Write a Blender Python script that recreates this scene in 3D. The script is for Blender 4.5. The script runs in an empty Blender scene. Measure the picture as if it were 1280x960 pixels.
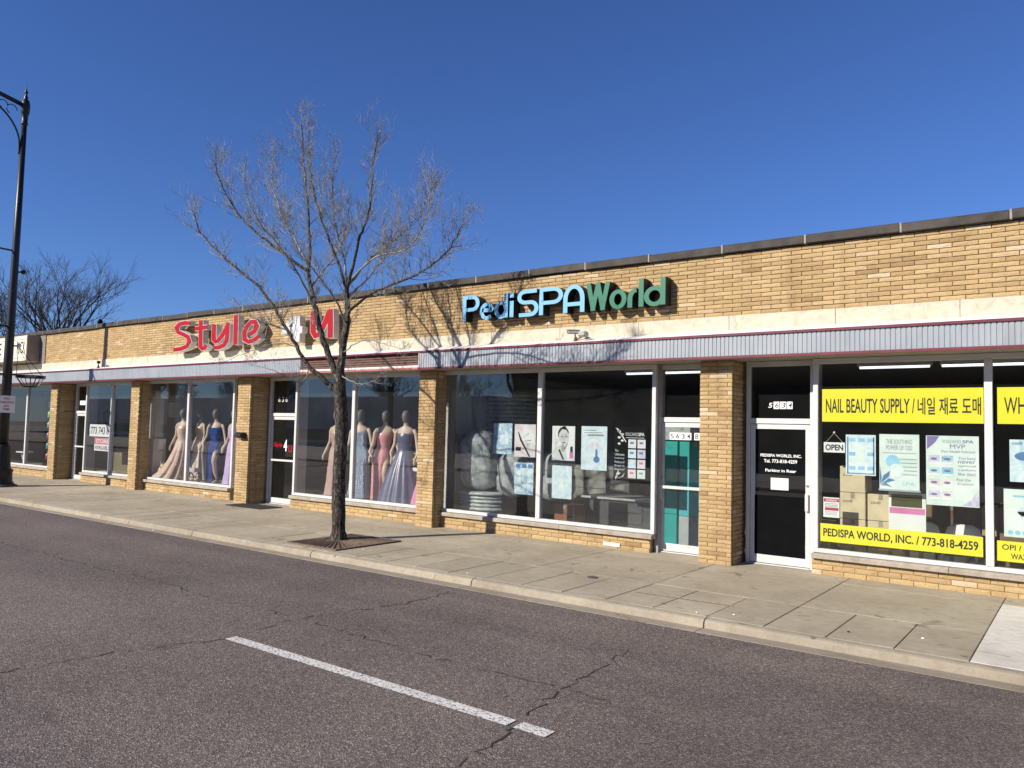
import bpy, math, random
from math import sin, cos, pi, radians, atan2, sqrt
from mathutils import Vector, Matrix, noise as mnoise
random.seed(7)
SC = bpy.context.scene
COL = SC.collection

# ------------------------------------------------------------------ camera
CAMP = Vector((0.0, -9.878, 1.7))
YAW, PITCH, ROLL, FPX = -0.64099, 0.0571, 0.02346, 977.43
fw = Vector((sin(YAW)*cos(PITCH), cos(YAW)*cos(PITCH), sin(PITCH)))
r0 = Vector((cos(YAW), -sin(YAW), 0)); u0 = r0.cross(fw)
rt = r0*cos(ROLL) + u0*sin(ROLL); up = -r0*sin(ROLL) + u0*cos(ROLL)
cam_d = bpy.data.cameras.new('camera'); cam = bpy.data.objects.new('camera', cam_d); COL.objects.link(cam)
cam.matrix_world = Matrix(((rt.x, up.x, -fw.x, CAMP.x), (rt.y, up.y, -fw.y, CAMP.y), (rt.z, up.z, -fw.z, CAMP.z), (0, 0, 0, 1)))
cam_d.sensor_width = 36; cam_d.lens = FPX/1280*36; cam_d.clip_end = 3000; cam_d.clip_start = 0.05
SC.camera = cam

# ------------------------------------------------------------------ sky, sun, exposure
EL = radians(29.1); SUNDIR = Vector((-0.44*cos(EL), -0.898*cos(EL), sin(EL))).normalized()
W = bpy.data.worlds.new('World'); SC.world = W; W.use_nodes = True
nt = W.node_tree; bg = nt.nodes['Background']
sky = nt.nodes.new('ShaderNodeTexSky'); sky.sky_type = 'NISHITA'; sky.sun_disc = False
sky.sun_elevation = EL; sky.sun_rotation = atan2(SUNDIR.x, SUNDIR.y)
sky.altitude = 300; sky.air_density = 1.0; sky.dust_density = 0.0; sky.ozone_density = 2.2
tint = nt.nodes.new('ShaderNodeMix'); tint.data_type = 'RGBA'; tint.blend_type = 'MULTIPLY'; tint.inputs[0].default_value = 1.0; tint.inputs[7].default_value = (0.455, 0.66, 1.13, 1)
nt.links.new(sky.outputs[0], tint.inputs[6]); nt.links.new(tint.outputs[2], bg.inputs[0]); bg.inputs[1].default_value = 0.076
sun_d = bpy.data.lights.new('sun', 'SUN'); sun = bpy.data.objects.new('sun', sun_d); COL.objects.link(sun)
sun_d.energy = 5.0; sun_d.angle = radians(0.53); sun_d.color = (1.0, 0.92, 0.80)
sun.rotation_euler = SUNDIR.to_track_quat('Z', 'Y').to_euler(); sun.location = SUNDIR*60
SC.view_settings.view_transform = 'Standard'; SC.view_settings.look = 'None'
SC.view_settings.exposure = 0.48; SC.view_settings.gamma = 1.0; SC.view_settings.use_curve_mapping = False
SC.cycles.max_bounces = 8; SC.cycles.diffuse_bounces = 3; SC.cycles.glossy_bounces = 4; SC.cycles.transparent_max_bounces = 16

# ------------------------------------------------------------------ materials
def newmat(name):
    m = bpy.data.materials.new(name); m.use_nodes = True
    return m, m.node_tree, m.node_tree.nodes['Principled BSDF']
def nd(t, typ, **kw):
    n = t.nodes.new(typ)
    for k, v in kw.items():
        if k in n.inputs: n.inputs[k].default_value = v
        else: setattr(n, k, v)
    return n
def ramp(t, fac, stops):
    r = t.nodes.new('ShaderNodeValToRGB'); e = r.color_ramp.elements
    while len(e) < len(stops): e.new(0.5)
    for el, (p, c) in zip(e, stops):
        el.position = p; el.color = (*c, 1)
    t.links.new(fac, r.inputs[0]); return r.outputs[0]
def noise(t, scale, detail=4, rough=0.55, vec=None, dist=0.0):
    n = nd(t, 'ShaderNodeTexNoise', Scale=scale, Detail=detail, Roughness=rough, Distortion=dist)
    if vec is None:
        g = t.nodes.new('ShaderNodeNewGeometry'); vec = g.outputs['Position']
    t.links.new(vec, n.inputs['Vector']); return n.outputs[0]
def mixc(t, fac, a, b, mode='MIX'):
    m = t.nodes.new('ShaderNodeMix'); m.data_type = 'RGBA'; m.blend_type = mode
    for sock, v in ((m.inputs[0], fac), (m.inputs[6], a), (m.inputs[7], b)):
        if hasattr(v, 'links'): t.links.new(v, sock)
        else: sock.default_value = v if isinstance(v, float) else (*v, 1)
    return m.outputs[2]
def bump(t, b, h, strength=0.3, dist=0.01):
    n = nd(t, 'ShaderNodeBump', Strength=strength, Distance=dist)
    t.links.new(h, n.inputs['Height']); t.links.new(n.outputs[0], b.inputs['Normal'])
_mc = {}
def M(name, col, rough=0.6, var=0.12, scale=6.0, bmp=0.0, bscale=60.0, metal=0.0, spec=0.4, emit=0.0):
    if name in _mc: return _mc[name]
    m, t, b = newmat(name)
    lo = tuple(max(0, c*(1-var)) for c in col); hi = tuple(min(1, c*(1+var)) for c in col)
    t.links.new(ramp(t, noise(t, scale, 5), [(0.3, lo), (0.7, hi)]), b.inputs['Base Color'])
    b.inputs['Roughness'].default_value = rough; b.inputs['Metallic'].default_value = metal
    b.inputs['Specular IOR Level'].default_value = spec
    if bmp: bump(t, b, noise(t, bscale, 4), bmp, 0.004)
    if emit:
        b.inputs['Emission Color'].default_value = (*col, 1); b.inputs['Emission Strength'].default_value = emit
    _mc[name] = m; return m

def brick_mat():
    m, t, b = newmat('yellow_brick')
    g = t.nodes.new('ShaderNodeNewGeometry'); oi = t.nodes.new('ShaderNodeObjectInfo')
    ad = nd(t, 'ShaderNodeMath', operation='ADD'); t.links.new(g.outputs['Random Per Island'], ad.inputs[0]); t.links.new(oi.outputs['Random'], ad.inputs[1])
    fr = nd(t, 'ShaderNodeMath', operation='FRACT'); t.links.new(ad.outputs[0], fr.inputs[0])
    c = ramp(t, fr.outputs[0], [(0.0, (0.29, 0.196, 0.098)), (0.03, (0.38, 0.262, 0.130)), (0.35, (0.435, 0.308, 0.155)), (0.65, (0.465, 0.335, 0.172)), (0.955, (0.50, 0.362, 0.192)), (0.985, (0.56, 0.455, 0.31))])
    mp = nd(t, 'ShaderNodeMapping'); mp.inputs['Rotation'].default_value = (0, 0.6, 0); mp.inputs['Scale'].default_value = (14, 14, 60)
    t.links.new(g.outputs['Position'], mp.inputs[0])
    n1 = noise(t, 1.0, 5, 0.65, mp.outputs[0]); n2 = noise(t, 1.3, 4); n3 = noise(t, 60, 3)
    c = mixc(t, 0.35, c, ramp(t, n1, [(0.28, (0.62, 0.58, 0.52)), (0.5, (1, 1, 1)), (0.75, (1.0, 1.0, 1.0))]), 'MULTIPLY')
    c = mixc(t, 0.5, c, ramp(t, n2, [(0.3, (0.78, 0.74, 0.70)), (0.6, (1, 1, 1))]), 'MULTIPLY')
    c = mixc(t, 0.4, c, ramp(t, n3, [(0.33, (0.66, 0.60, 0.54)), (0.48, (1, 1, 1)), (0.68, (1.10, 1.10, 1.10))]), 'MULTIPLY')
    n5 = noise(t, 22, 4, 0.7, None, 0.6)
    c = mixc(t, 0.35, c, ramp(t, n5, [(0.30, (0.62, 0.55, 0.48)), (0.42, (1, 1, 1)), (0.66, (1.0, 1.0, 1.0)), (0.76, (1.18, 1.2, 1.25))]), 'MULTIPLY')
    m5 = nd(t, 'ShaderNodeMapping'); m5.inputs['Scale'].default_value = (3.2, 3.2, 0.55); t.links.new(g.outputs['Position'], m5.inputs[0])
    c = mixc(t, 0.6, c, ramp(t, noise(t, 1, 5, 0.65, m5.outputs[0]), [(0.30, (0.62, 0.58, 0.54)), (0.47, (1, 1, 1))]), 'MULTIPLY')
    t.links.new(c, b.inputs['Base Color']); b.inputs['Roughness'].default_value = 0.85; b.inputs['Specular IOR Level'].default_value = 0.2
    mm = nd(t, 'ShaderNodeMath', operation='ADD'); t.links.new(n1, mm.inputs[0]); t.links.new(n3, mm.inputs[1])
    bump(t, b, mm.outputs[0], 0.55, 0.006)
    return m
def concrete_mat(name, lo, hi, fleck=True, bmp=0.25):
    m, t, b = newmat(name)
    oi = t.nodes.new('ShaderNodeObjectInfo')
    c = ramp(t, noise(t, 0.9, 6, 0.6), [(0.3, lo), (0.7, hi)])
    c = mixc(t, 0.6, c, ramp(t, noise(t, 9, 6, 0.7), [(0.32, (0.72, 0.70, 0.66)), (0.55, (1, 1, 1))]), 'MULTIPLY')
    c = mixc(t, 0.9, c, ramp(t, oi.outputs['Random'], [(0, (0.88, 0.87, 0.86)), (1, (1.05, 1.05, 1.03))]), 'MULTIPLY')
    if fleck:
        c = mixc(t, 0.5, c, ramp(t, noise(t, 160, 2), [(0.36, (0.65, 0.63, 0.6)), (0.5, (1, 1, 1)), (0.7, (1.12, 1.12, 1.1))]), 'MULTIPLY')
        c = mixc(t, 0.75, c, ramp(t, noise(t, 3.1, 3, 0.4, None, 1.5), [(0.27, (0.55, 0.52, 0.48)), (0.34, (1, 1, 1))]), 'MULTIPLY')
    gg = t.nodes.new('ShaderNodeNewGeometry'); vv = nd(t, 'ShaderNodeTexVoronoi', Scale=2.4); t.links.new(gg.outputs['Position'], vv.inputs['Vector'])
    c = mixc(t, 0.7, c, ramp(t, vv.outputs['Distance'], [(0.045, (0.35, 0.33, 0.31)), (0.065, (1, 1, 1))]), 'MULTIPLY')
    c = mixc(t, 0.8, c, ramp(t, noise(t, 0.55, 5, 0.6, None, 1.0), [(0.35, (0.80, 0.78, 0.76)), (0.55, (1, 1, 1)), (0.7, (1.08, 1.07, 1.05))]), 'MULTIPLY')
    t.links.new(c, b.inputs['Base Color']); b.inputs['Roughness'].default_value = 0.9; b.inputs['Specular IOR Level'].default_value = 0.2
    bump(t, b, noise(t, 90, 4), bmp, 0.004)
    return m
def asphalt_nodes(t):
    g = t.nodes.new('ShaderNodeNewGeometry')
    c = ramp(t, noise(t, 0.35, 6, 0.62), [(0.3, (0.116, 0.098, 0.091)), (0.7, (0.172, 0.147, 0.135))])
    mp = nd(t, 'ShaderNodeMapping'); mp.inputs['Scale'].default_value = (0.06, 1.0, 1.0); t.links.new(g.outputs['Position'], mp.inputs[0])
    c = mixc(t, 0.8, c, ramp(t, noise(t, 0.9, 3, 0.5, mp.outputs[0]), [(0.35, (0.74, 0.74, 0.77)), (0.62, (1.1, 1.08, 1.03))]), 'MULTIPLY')
    v = nd(t, 'ShaderNodeTexVoronoi', Scale=105.0); t.links.new(g.outputs['Position'], v.inputs['Vector'])
    sp = nd(t, 'ShaderNodeSeparateColor'); t.links.new(v.outputs['Color'], sp.inputs[0])
    c = mixc(t, 1.0, c, ramp(t, sp.outputs[0], [(0.0, (0.50, 0.50, 0.51)), (0.45, (0.90, 0.89, 0.89)), (0.8, (1.22, 1.2, 1.18)), (0.97, (2.2, 2.1, 2.05))]), 'MULTIPLY')
    c = mixc(t, 0.7, c, ramp(t, noise(t, 1.7, 6, 0.75, None, 0.6), [(0.30, (0.62, 0.62, 0.63)), (0.42, (1, 1, 1))]), 'MULTIPLY')
    return c, v.outputs['Distance']
def asphalt_mat():
    m, t, b = newmat('asphalt')
    c, h = asphalt_nodes(t)
    t.links.new(c, b.inputs['Base Color']); b.inputs['Roughness'].default_value = 0.85; b.inputs['Specular IOR Level'].default_value = 0.25
    bump(t, b, h, 0.8, 0.006); return m
def paint_mat():
    m, t, b = newmat('worn_road_paint')
    c, h = asphalt_nodes(t)
    w = ramp(t, noise(t, 45, 5, 0.75), [(0.42, (0, 0, 0)), (0.50, (1, 1, 1))])
    pw = ramp(t, noise(t, 8, 4), [(0.3, (0.60, 0.58, 0.55)), (0.7, (0.74, 0.72, 0.69))])
    t.links.new(mixc(t, w, c, pw), b.inputs['Base Color']); b.inputs['Roughness'].default_value = 0.7
    bump(t, b, h, 0.4, 0.004); return m
def glass_mat(name, tint=(0.80, 0.83, 0.82), dirt=0.035, ior=1.9):
    m = bpy.data.materials.new(name); m.use_nodes = True; t = m.node_tree; t.nodes.clear()
    out = nd(t, 'ShaderNodeOutputMaterial'); tr = nd(t, 'ShaderNodeBsdfTransparent', Color=(*tint, 1)); gl = nd(t, 'ShaderNodeBsdfGlossy', Roughness=0.006)
    df = nd(t, 'ShaderNodeBsdfDiffuse', Color=(0.62, 0.64, 0.64, 1))
    g = t.nodes.new('ShaderNodeNewGeometry'); fz = nd(t, 'ShaderNodeFresnel', IOR=ior)
    bf = nd(t, 'ShaderNodeMath', operation='SUBTRACT'); bf.inputs[0].default_value = 1; t.links.new(g.outputs['Backfacing'], bf.inputs[1])
    mu = nd(t, 'ShaderNodeMath', operation='MULTIPLY'); t.links.new(fz.outputs[0], mu.inputs[0]); t.links.new(bf.outputs[0], mu.inputs[1])
    d2 = nd(t, 'ShaderNodeMath', operation='MULTIPLY'); d2.inputs[1].default_value = dirt*2
    t.links.new(noise(t, 2.2, 5, 0.65), d2.inputs[0])
    m1 = t.nodes.new('ShaderNodeMixShader'); t.links.new(d2.outputs[0], m1.inputs[0]); t.links.new(tr.outputs[0], m1.inputs[1]); t.links.new(df.outputs[0], m1.inputs[2])
    m2 = t.nodes.new('ShaderNodeMixShader'); t.links.new(mu.outputs[0], m2.inputs[0]); t.links.new(m1.outputs[0], m2.inputs[1]); t.links.new(gl.outputs[0], m2.inputs[2])
    nz = noise(t, 1.1, 2); bp = nd(t, 'ShaderNodeBump', Strength=0.02, Distance=0.02); t.links.new(nz, bp.inputs['Height']); t.links.new(bp.outputs[0], gl.inputs['Normal'])
    t.links.new(m2.outputs[0], out.inputs[0]); return m
def wrap_mat():
    m, t, b = newmat('clear_plastic_wrap')
    t.links.new(ramp(t, noise(t, 9, 5), [(0.3, (0.34, 0.37, 0.38)), (0.55, (0.58, 0.61, 0.62)), (0.75, (0.80, 0.82, 0.82))]), b.inputs['Base Color'])
    b.inputs['Roughness'].default_value = 0.22; b.inputs['Specular IOR Level'].default_value = 0.7
    mp = nd(t, 'ShaderNodeMapping'); mp.inputs['Scale'].default_value = (34, 34, 9); gg = t.nodes.new('ShaderNodeNewGeometry'); t.links.new(gg.outputs['Position'], mp.inputs[0])
    bump(t, b, noise(t, 1, 5, 0.75, mp.outputs[0], 1.0), 1.0, 0.035); return m
def sequin_mat(name, col):
    m, t, b = newmat(name)
    g = t.nodes.new('ShaderNodeNewGeometry'); v = nd(t, 'ShaderNodeTexVoronoi', Scale=60.0); t.links.new(g.outputs['Position'], v.inputs['Vector'])
    c = mixc(t, 0.6, col, v.outputs['Color'], 'MULTIPLY')
    t.links.new(mixc(t, 0.5, c, col), b.inputs['Base Color']); b.inputs['Roughness'].default_value = 0.25; b.inputs['Metallic'].default_value = 0.4
    bump(t, b, v.outputs['Distance'], 1.0, 0.02); return m
def bark_mat():
    m, t, b = newmat('grey_bark')
    g = t.nodes.new('ShaderNodeNewGeometry'); mp = nd(t, 'ShaderNodeMapping'); mp.inputs['Scale'].default_value = (34, 34, 10); t.links.new(g.outputs['Position'], mp.inputs[0])
    n1 = noise(t, 1.0, 6, 0.7, mp.outputs[0], 0.8)
    t.links.new(ramp(t, n1, [(0.36, (0.012, 0.010, 0.008)), (0.50, (0.055, 0.047, 0.040)), (0.66, (0.24, 0.215, 0.19))]), b.inputs['Base Color'])
    b.inputs['Roughness'].default_value = 0.9; b.inputs['Specular IOR Level'].default_value = 0.15
    bump(t, b, n1, 1.0, 0.03); return m

BRICK = brick_mat()
MORTAR3 = M('pier_mortar', (0.27, 0.195, 0.115), 0.95, 0.25, 18, 0.4, 80)
MORTAR = M('raked_shade_mortar', (0.12, 0.088, 0.058), 0.95, 0.25, 18, 0.4, 80)  # darker than the pier mortar, with the shade of raked joints painted in
MORTAR2 = M('pale_mortar', (0.36, 0.25, 0.13), 0.95, 0.2, 18, 0.4, 80)
CONC = concrete_mat('sidewalk_concrete', (0.355, 0.312, 0.236), (0.455, 0.402, 0.310))
CONC_NEW = concrete_mat('new_concrete', (0.60, 0.57, 0.52), (0.70, 0.67, 0.62))
CONC_CURB = concrete_mat('curb_concrete', (0.33, 0.29, 0.225), (0.41, 0.365, 0.29))
CONC_GUT = concrete_mat('gutter_concrete', (0.30, 0.265, 0.21), (0.38, 0.335, 0.27))
JOINT = M('dirty_joint', (0.15, 0.125, 0.095), 0.95, 0.3, 20)
ASPH = asphalt_mat(); PAINT = paint_mat()
CRACK = M('crack_dark', (0.045, 0.037, 0.035), 0.95, 0.3, 10)
COPE = M('dark_coping_stone', (0.048, 0.041, 0.036), 0.75, 0.45, 5, 0.5, 40)
COPEJ = M('pale_coping_joint', (0.30, 0.275, 0.24), 0.9, 0.2, 20)
def band_mat():
    m, t, b = newmat('cream_painted_band')
    c = ramp(t, noise(t, 1.6, 5), [(0.3, (0.50, 0.45, 0.345)), (0.7, (0.56, 0.515, 0.405))])
    c = mixc(t, 0.8, c, ramp(t, noise(t, 7, 6, 0.7, None, 0.8), [(0.36, (0.74, 0.73, 0.71)), (0.50, (1, 1, 1))]), 'MULTIPLY')
    t.links.new(c, b.inputs['Base Color']); b.inputs['Roughness'].default_value = 0.8
    bump(t, b, noise(t, 25, 4), 0.35, 0.006); return m
BAND = band_mat()
def rib_mat():
    m, t, b = newmat('pale_blue_grey_enamel')
    c = ramp(t, noise(t, 2.0, 5), [(0.3, (0.275, 0.305, 0.34)), (0.7, (0.33, 0.36, 0.395))])
    g = t.nodes.new('ShaderNodeNewGeometry'); mp = nd(t, 'ShaderNodeMapping'); mp.inputs['Scale'].default_value = (9, 9, 1.2); t.links.new(g.outputs['Position'], mp.inputs[0])
    c = mixc(t, 0.5, c, ramp(t, noise(t, 1, 5, 0.7, mp.outputs[0]), [(0.33, (0.72, 0.70, 0.66)), (0.48, (1, 1, 1))]), 'MULTIPLY')
    t.links.new(c, b.inputs['Base Color']); b.inputs['Roughness'].default_value = 0.5; return m
RIB = rib_mat()
WHITE = M('white_paint', (0.80, 0.78, 0.77), 0.5, 0.05, 5)
REDTRIM = M('maroon_trim', (0.125, 0.013, 0.033), 0.5, 0.25, 8)
BROWN = M('brown_slats', (0.10, 0.048, 0.034), 0.7, 0.3, 9)
SOFF = M('soffit_paint', (0.36, 0.33, 0.25), 0.8, 0.2, 4)
ALU = M('white_aluminium', (0.57, 0.57, 0.555), 0.42, 0.08, 6, 0, 60, 0.0, 0.5)
ALUD = M('grey_aluminium', (0.30, 0.30, 0.31), 0.45, 0.1, 6)  # return jambs, a darker grey than the window frames
def sill_mat():
    m, t, b = newmat('limestone_sill')
    c = ramp(t, noise(t, 5, 6, 0.7), [(0.3, (0.27, 0.225, 0.175)), (0.7, (0.43, 0.385, 0.32))])
    t.links.new(c, b.inputs['Base Color']); b.inputs['Roughness'].default_value = 0.85
    bump(t, b, noise(t, 18, 6, 0.75), 0.8, 0.02); return m
SILL = sill_mat()
GLASS = glass_mat('window_glass', (0.90, 0.92, 0.91), 0.006, 1.75); GLASSD = glass_mat('dress_window_glass', (0.92, 0.93, 0.93), 0.010, 2.2); GLASSV = glass_mat('hazy_window_glass', (0.88, 0.90, 0.90), 0.007, 2.0)
BLACK = M('black_enamel', (0.012, 0.012, 0.013), 0.4, 0.2, 6)
BLACKM = M('black_matt', (0.004, 0.004, 0.0045), 0.8, 0.2, 6, 0, 60, 0, .05)
SIGNBLK = M('black_letter_return', (0.010, 0.010, 0.011), 0.55, 0.2, 6)
SKYBL = M('light_blue_acrylic', (0.175, 0.42, 0.64), 0.35, 0.04, 3)
GREEN = M('green_acrylic', (0.018, 0.150, 0.088), 0.35, 0.06, 3)
RED = M('red_acrylic', (0.35, 0.004, 0.013), 0.5, 0.06, 3, 0, 60, 0, .2)
GREYRET = M('grey_letter_return', (0.56, 0.55, 0.53), 0.55, 0.12, 6)
YEL = M('yellow_vinyl', (0.90, 0.78, 0.03), 0.5, 0.03, 3)
INK = M('black_ink', (0.018, 0.018, 0.02), 0.6, 0.1, 3)
PAPER = M('white_paper', (0.80, 0.81, 0.80), 0.7, 0.04, 3)
CREAM = M('cream_sign_face', (0.78, 0.73, 0.56), 0.5, 0.05, 3)
INFLOOR = M('shop_floor', (0.20, 0.18, 0.155), 0.5, 0.2, 3)
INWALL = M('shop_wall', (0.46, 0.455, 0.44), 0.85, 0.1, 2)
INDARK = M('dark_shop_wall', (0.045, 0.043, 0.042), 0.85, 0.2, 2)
CEIL = M('shop_ceiling', (0.22, 0.21, 0.20), 0.9, 0.1, 3)
CARD = M('cardboard', (0.42, 0.30, 0.17), 0.85, 0.12, 7, 0.1)
CARDB = M('beige_cardboard', (0.66, 0.55, 0.37), 0.85, 0.1, 7, 0.1)
CARDD = M('brown_cardboard', (0.20, 0.13, 0.075), 0.85, 0.2, 7, 0.1)
TEAL = M('teal_carton', (0.015, 0.36, 0.34), 0.5, 0.12, 4)
TEALL = M('light_teal_carton', (0.06, 0.47, 0.52), 0.5, 0.12, 4)
TUBE = M('fluorescent_tube', (0.9, 0.95, 1.0), 0.4, 0.0, 1, emit=1.2)
SKIN = M('mannequin_skin', (0.62, 0.49, 0.385), 0.45, 0.05, 5)
GRATE = M('rusty_grate', (0.15, 0.105, 0.072), 0.8, 0.35, 14, 0.4)
DIRT = M('tree_pit_soil', (0.12, 0.088, 0.062), 0.95, 0.4, 20, 0.8, 40)
BARK = bark_mat(); TWIG = M('twig_bark', (0.22, 0.212, 0.20), 0.85, 0.3, 9)
TWIGD = M('dark_twig_bark', (0.055, 0.045, 0.040), 0.9, 0.3, 9)
WRAP = wrap_mat()

# ------------------------------------------------------------------ mesh builder
class MB:
    def __init__(s): s.v = []; s.f = []; s.m = []
    def add(s, vs, fs, m=0):
        o = len(s.v); s.v += [tuple(v) for v in vs]
        for f in fs: s.f.append(tuple(i+o for i in f)); s.m.append(m)
        return s
    def box(s, x0, x1, y0, y1, z0, z1, m=0):
        return s.add([(x0,y0,z0),(x1,y0,z0),(x1,y1,z0),(x0,y1,z0),(x0,y0,z1),(x1,y0,z1),(x1,y1,z1),(x0,y1,z1)],
                     [(0,3,2,1),(4,5,6,7),(0,1,5,4),(1,2,6,5),(2,3,7,6),(3,0,4,7)], m)
    def prism(s, prof, x0, x1, m=0, ms=None):      # profile of (y, z) points swept along x
        n = len(prof); vs = [(x0, y, z) for y, z in prof] + [(x1, y, z) for y, z in prof]
        o = len(s.v); s.v += vs
        for i in range(n):
            j = (i+1) % n; s.f.append((o+i, o+n+i, o+n+j, o+j)); s.m.append(ms[i] if ms else m)
        s.f.append(tuple(o+i for i in range(n))); s.m.append(m); s.f.append(tuple(o+n+i for i in range(n-1, -1, -1))); s.m.append(m)
        return s
    def tube(s, pts, rad, n=6, m=0, cap=True):
        P = [Vector(p) for p in pts]; k = len(P)
        R = rad if isinstance(rad, (list, tuple)) else [rad]*k
        o = len(s.v); prev = None
        for i in range(k):
            t = (P[min(i+1, k-1)] - P[max(i-1, 0)]).normalized()
            if prev is None:
                a = Vector((0, 0, 1)) if abs(t.z) < 0.9 else Vector((1, 0, 0)); a = (a - t*a.dot(t)).normalized()
            else:
                a = prev - t*prev.dot(t)
                a = a.normalized() if a.length > 1e-6 else t.orthogonal().normalized()
            prev = a; b = t.cross(a)
            for j in range(n):
                th = 2*pi*j/n; q = P[i] + (a*cos(th) + b*sin(th))*R[i]; s.v.append(q[:])
        for i in range(k-1):
            for j in range(n):
                s.f.append((o+i*n+j, o+i*n+(j+1) % n, o+(i+1)*n+(j+1) % n, o+(i+1)*n+j)); s.m.append(m)
        if cap:
            s.f.append(tuple(o+j for j in range(n-1, -1, -1))); s.m.append(m); s.f.append(tuple(o+(k-1)*n+j for j in range(n))); s.m.append(m)
        return s
    def loft(s, secs, n=20, m=0, pleat=0, amp=0.0, cap=True, seed=0):   # sections (cx, cy, z, rx, ry[, pleat weight])
        o = len(s.v); k = len(secs)
        for sec in secs:
            cx, cy, z, rx, ry = sec[:5]; w = sec[5] if len(sec) > 5 else 0
            for j in range(n):
                th = 2*pi*j/n; q = 1 + amp*w*(sin(pleat*th+seed) + 0.5*sin(pleat*1.7*th+seed*2.1))
                s.v.append((cx+rx*cos(th)*q, cy+ry*sin(th)*q, z))
        for i in range(k-1):
            for j in range(n):
                s.f.append((o+i*n+j, o+i*n+(j+1) % n, o+(i+1)*n+(j+1) % n, o+(i+1)*n+j)); s.m.append(m)
        if cap:
            s.f.append(tuple(o+j for j in range(n-1, -1, -1))); s.m.append(m); s.f.append(tuple(o+(k-1)*n+j for j in range(n))); s.m.append(m)
        return s
    def lathe(s, cx, cy, prof, n=16, m=0): return s.loft([(cx, cy, z, r, r) for r, z in prof], n, m)
    def ball(s, c, r, n=10, k=6, m=0, sz=1.0):
        return s.loft([(c[0], c[1], c[2]-r*sz*cos(pi*i/k), max(r*sin(pi*i/k), 1e-4), max(r*sin(pi*i/k), 1e-4)) for i in range(k+1)], n, m)
    def ribbon(s, pts, wx, wz, y0, y1, mf=0, ms=1, closed=False):     # letter stroke in the x-z plane, face at y0, body back to y1
        P = []
        for p in pts:
            q = Vector((p[0], 0, p[1]))
            if not P or (q-P[-1]).length > 1e-4: P.append(q)
        k = len(P); L = []; R = []
        for i in range(k):
            if closed: a, b = P[i-1], P[(i+1) % k]
            else: a, b = P[max(i-1, 0)], P[min(i+1, k-1)]
            t = (b-a).normalized(); nx, nz = -t.z, t.x
            sc = 1.0
            if 0 < i < k-1 or closed:
                t2 = (P[(i+1) % k]-P[i]).normalized(); c = max(0.35, t.dot(t2)); sc = 1/c
            d = Vector((nx*wx/2*sc, 0, nz*wz/2*sc)); L.append(P[i]+d); R.append(P[i]-d)
        o = len(s.v)
        for i in range(k):
            for q, y in ((L[i], y0), (R[i], y0), (L[i], y1), (R[i], y1)): s.v.append((q.x, y, q.z))
        for i in range(k if closed else k-1):
            a = o+4*i; b = o+4*((i+1) % k)
            s.f += [(a, b, b+1, a+1), (a+2, a+3, b+3, b+2), (a, a+2, b+2, b), (a+1, b+1, b+3, a+3)]; s.m += [mf, ms, ms, ms]
        if not closed:
            a = o; b = o+4*(k-1); s.f += [(a, a+1, a+3, a+2), (b, b+2, b+3, b+1)]; s.m += [ms, ms]
        return s
    def build(s, name, mats, parent=None, smooth=False, bevel=0.0):
        me = bpy.data.meshes.new(name); me.from_pydata(s.v, [], s.f)
        for mt in (mats if isinstance(mats, (list, tuple)) else [mats]): me.materials.append(mt)
        me.polygons.foreach_set('material_index', s.m)
        if smooth: me.polygons.foreach_set('use_smooth', [True]*len(s.f))
        me.update(); o = bpy.data.objects.new(name, me); COL.objects.link(o)
        if parent is not None: o.parent = parent
        if bevel:
            b = o.modifiers.new('bevel', 'BEVEL'); b.width = bevel; b.segments = 1; b.limit_method = 'ANGLE'
        return o
def tag(o, label=None, cat=None, group=None, kind=None):
    if label: o['label'] = label
    if cat: o['category'] = cat
    if group: o['group'] = group
    if kind: o['kind'] = kind
    return o
def empty(name, label=None, cat=None, group=None, kind=None, loc=(0, 0, 0)):
    o = bpy.data.objects.new(name, None); COL.objects.link(o); o.location = loc
    return tag(o, label, cat, group, kind)
def copy_tree(o, loc=None, parent=None):
    c = o.copy(); COL.objects.link(c)
    if parent is not None: c.parent = parent
    if loc is not None: c.location = loc
    for ch in list(o.children): copy_tree(ch, None, c)
    return c
def box_part(name, mat, parent, *b, bevel=0.0): return MB().box(*b).build(name, mat, parent, False, bevel)

XR, ZU = Vector((1, 0, 0)), Vector((0, 0, 1))
def text(body, org, w, h, mat, parent, name='lettering', right=XR, upv=ZU, bold=0.0, shear=0.0, keep=False):
    cu = bpy.data.curves.new('txt', 'FONT'); cu.body = body; cu.offset = bold; cu.resolution_u = 3; cu.align_x = 'CENTER'; cu.space_line = 0.95
    ob = bpy.data.objects.new('txt', cu); COL.objects.link(ob)
    dg = bpy.context.evaluated_depsgraph_get(); dg.update()
    me = bpy.data.meshes.new_from_object(ob.evaluated_get(dg)); bpy.data.objects.remove(ob); bpy.data.curves.remove(cu)
    if not len(me.vertices): return None
    xs = [v.co.x for v in me.vertices]; ys = [v.co.y for v in me.vertices]
    x0, x1, y0, y1 = min(xs), max(xs), min(ys), max(ys)
    sx = w/max(x1-x0, 1e-5); sy = h/max(y1-y0, 1e-5)
    if keep: sx = sy = min(sx, sy)
    org = Vector(org)
    for v in me.vertices:
        a = (v.co.x-x0)*sx; b = (v.co.y-y0)*sy; v.co = org + right*(a+shear*b) + upv*b
    me.materials.clear(); me.materials.append(mat)
    o = bpy.data.objects.new(name, me); me.name = name; COL.objects.link(o); o.parent = parent
    return o

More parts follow.
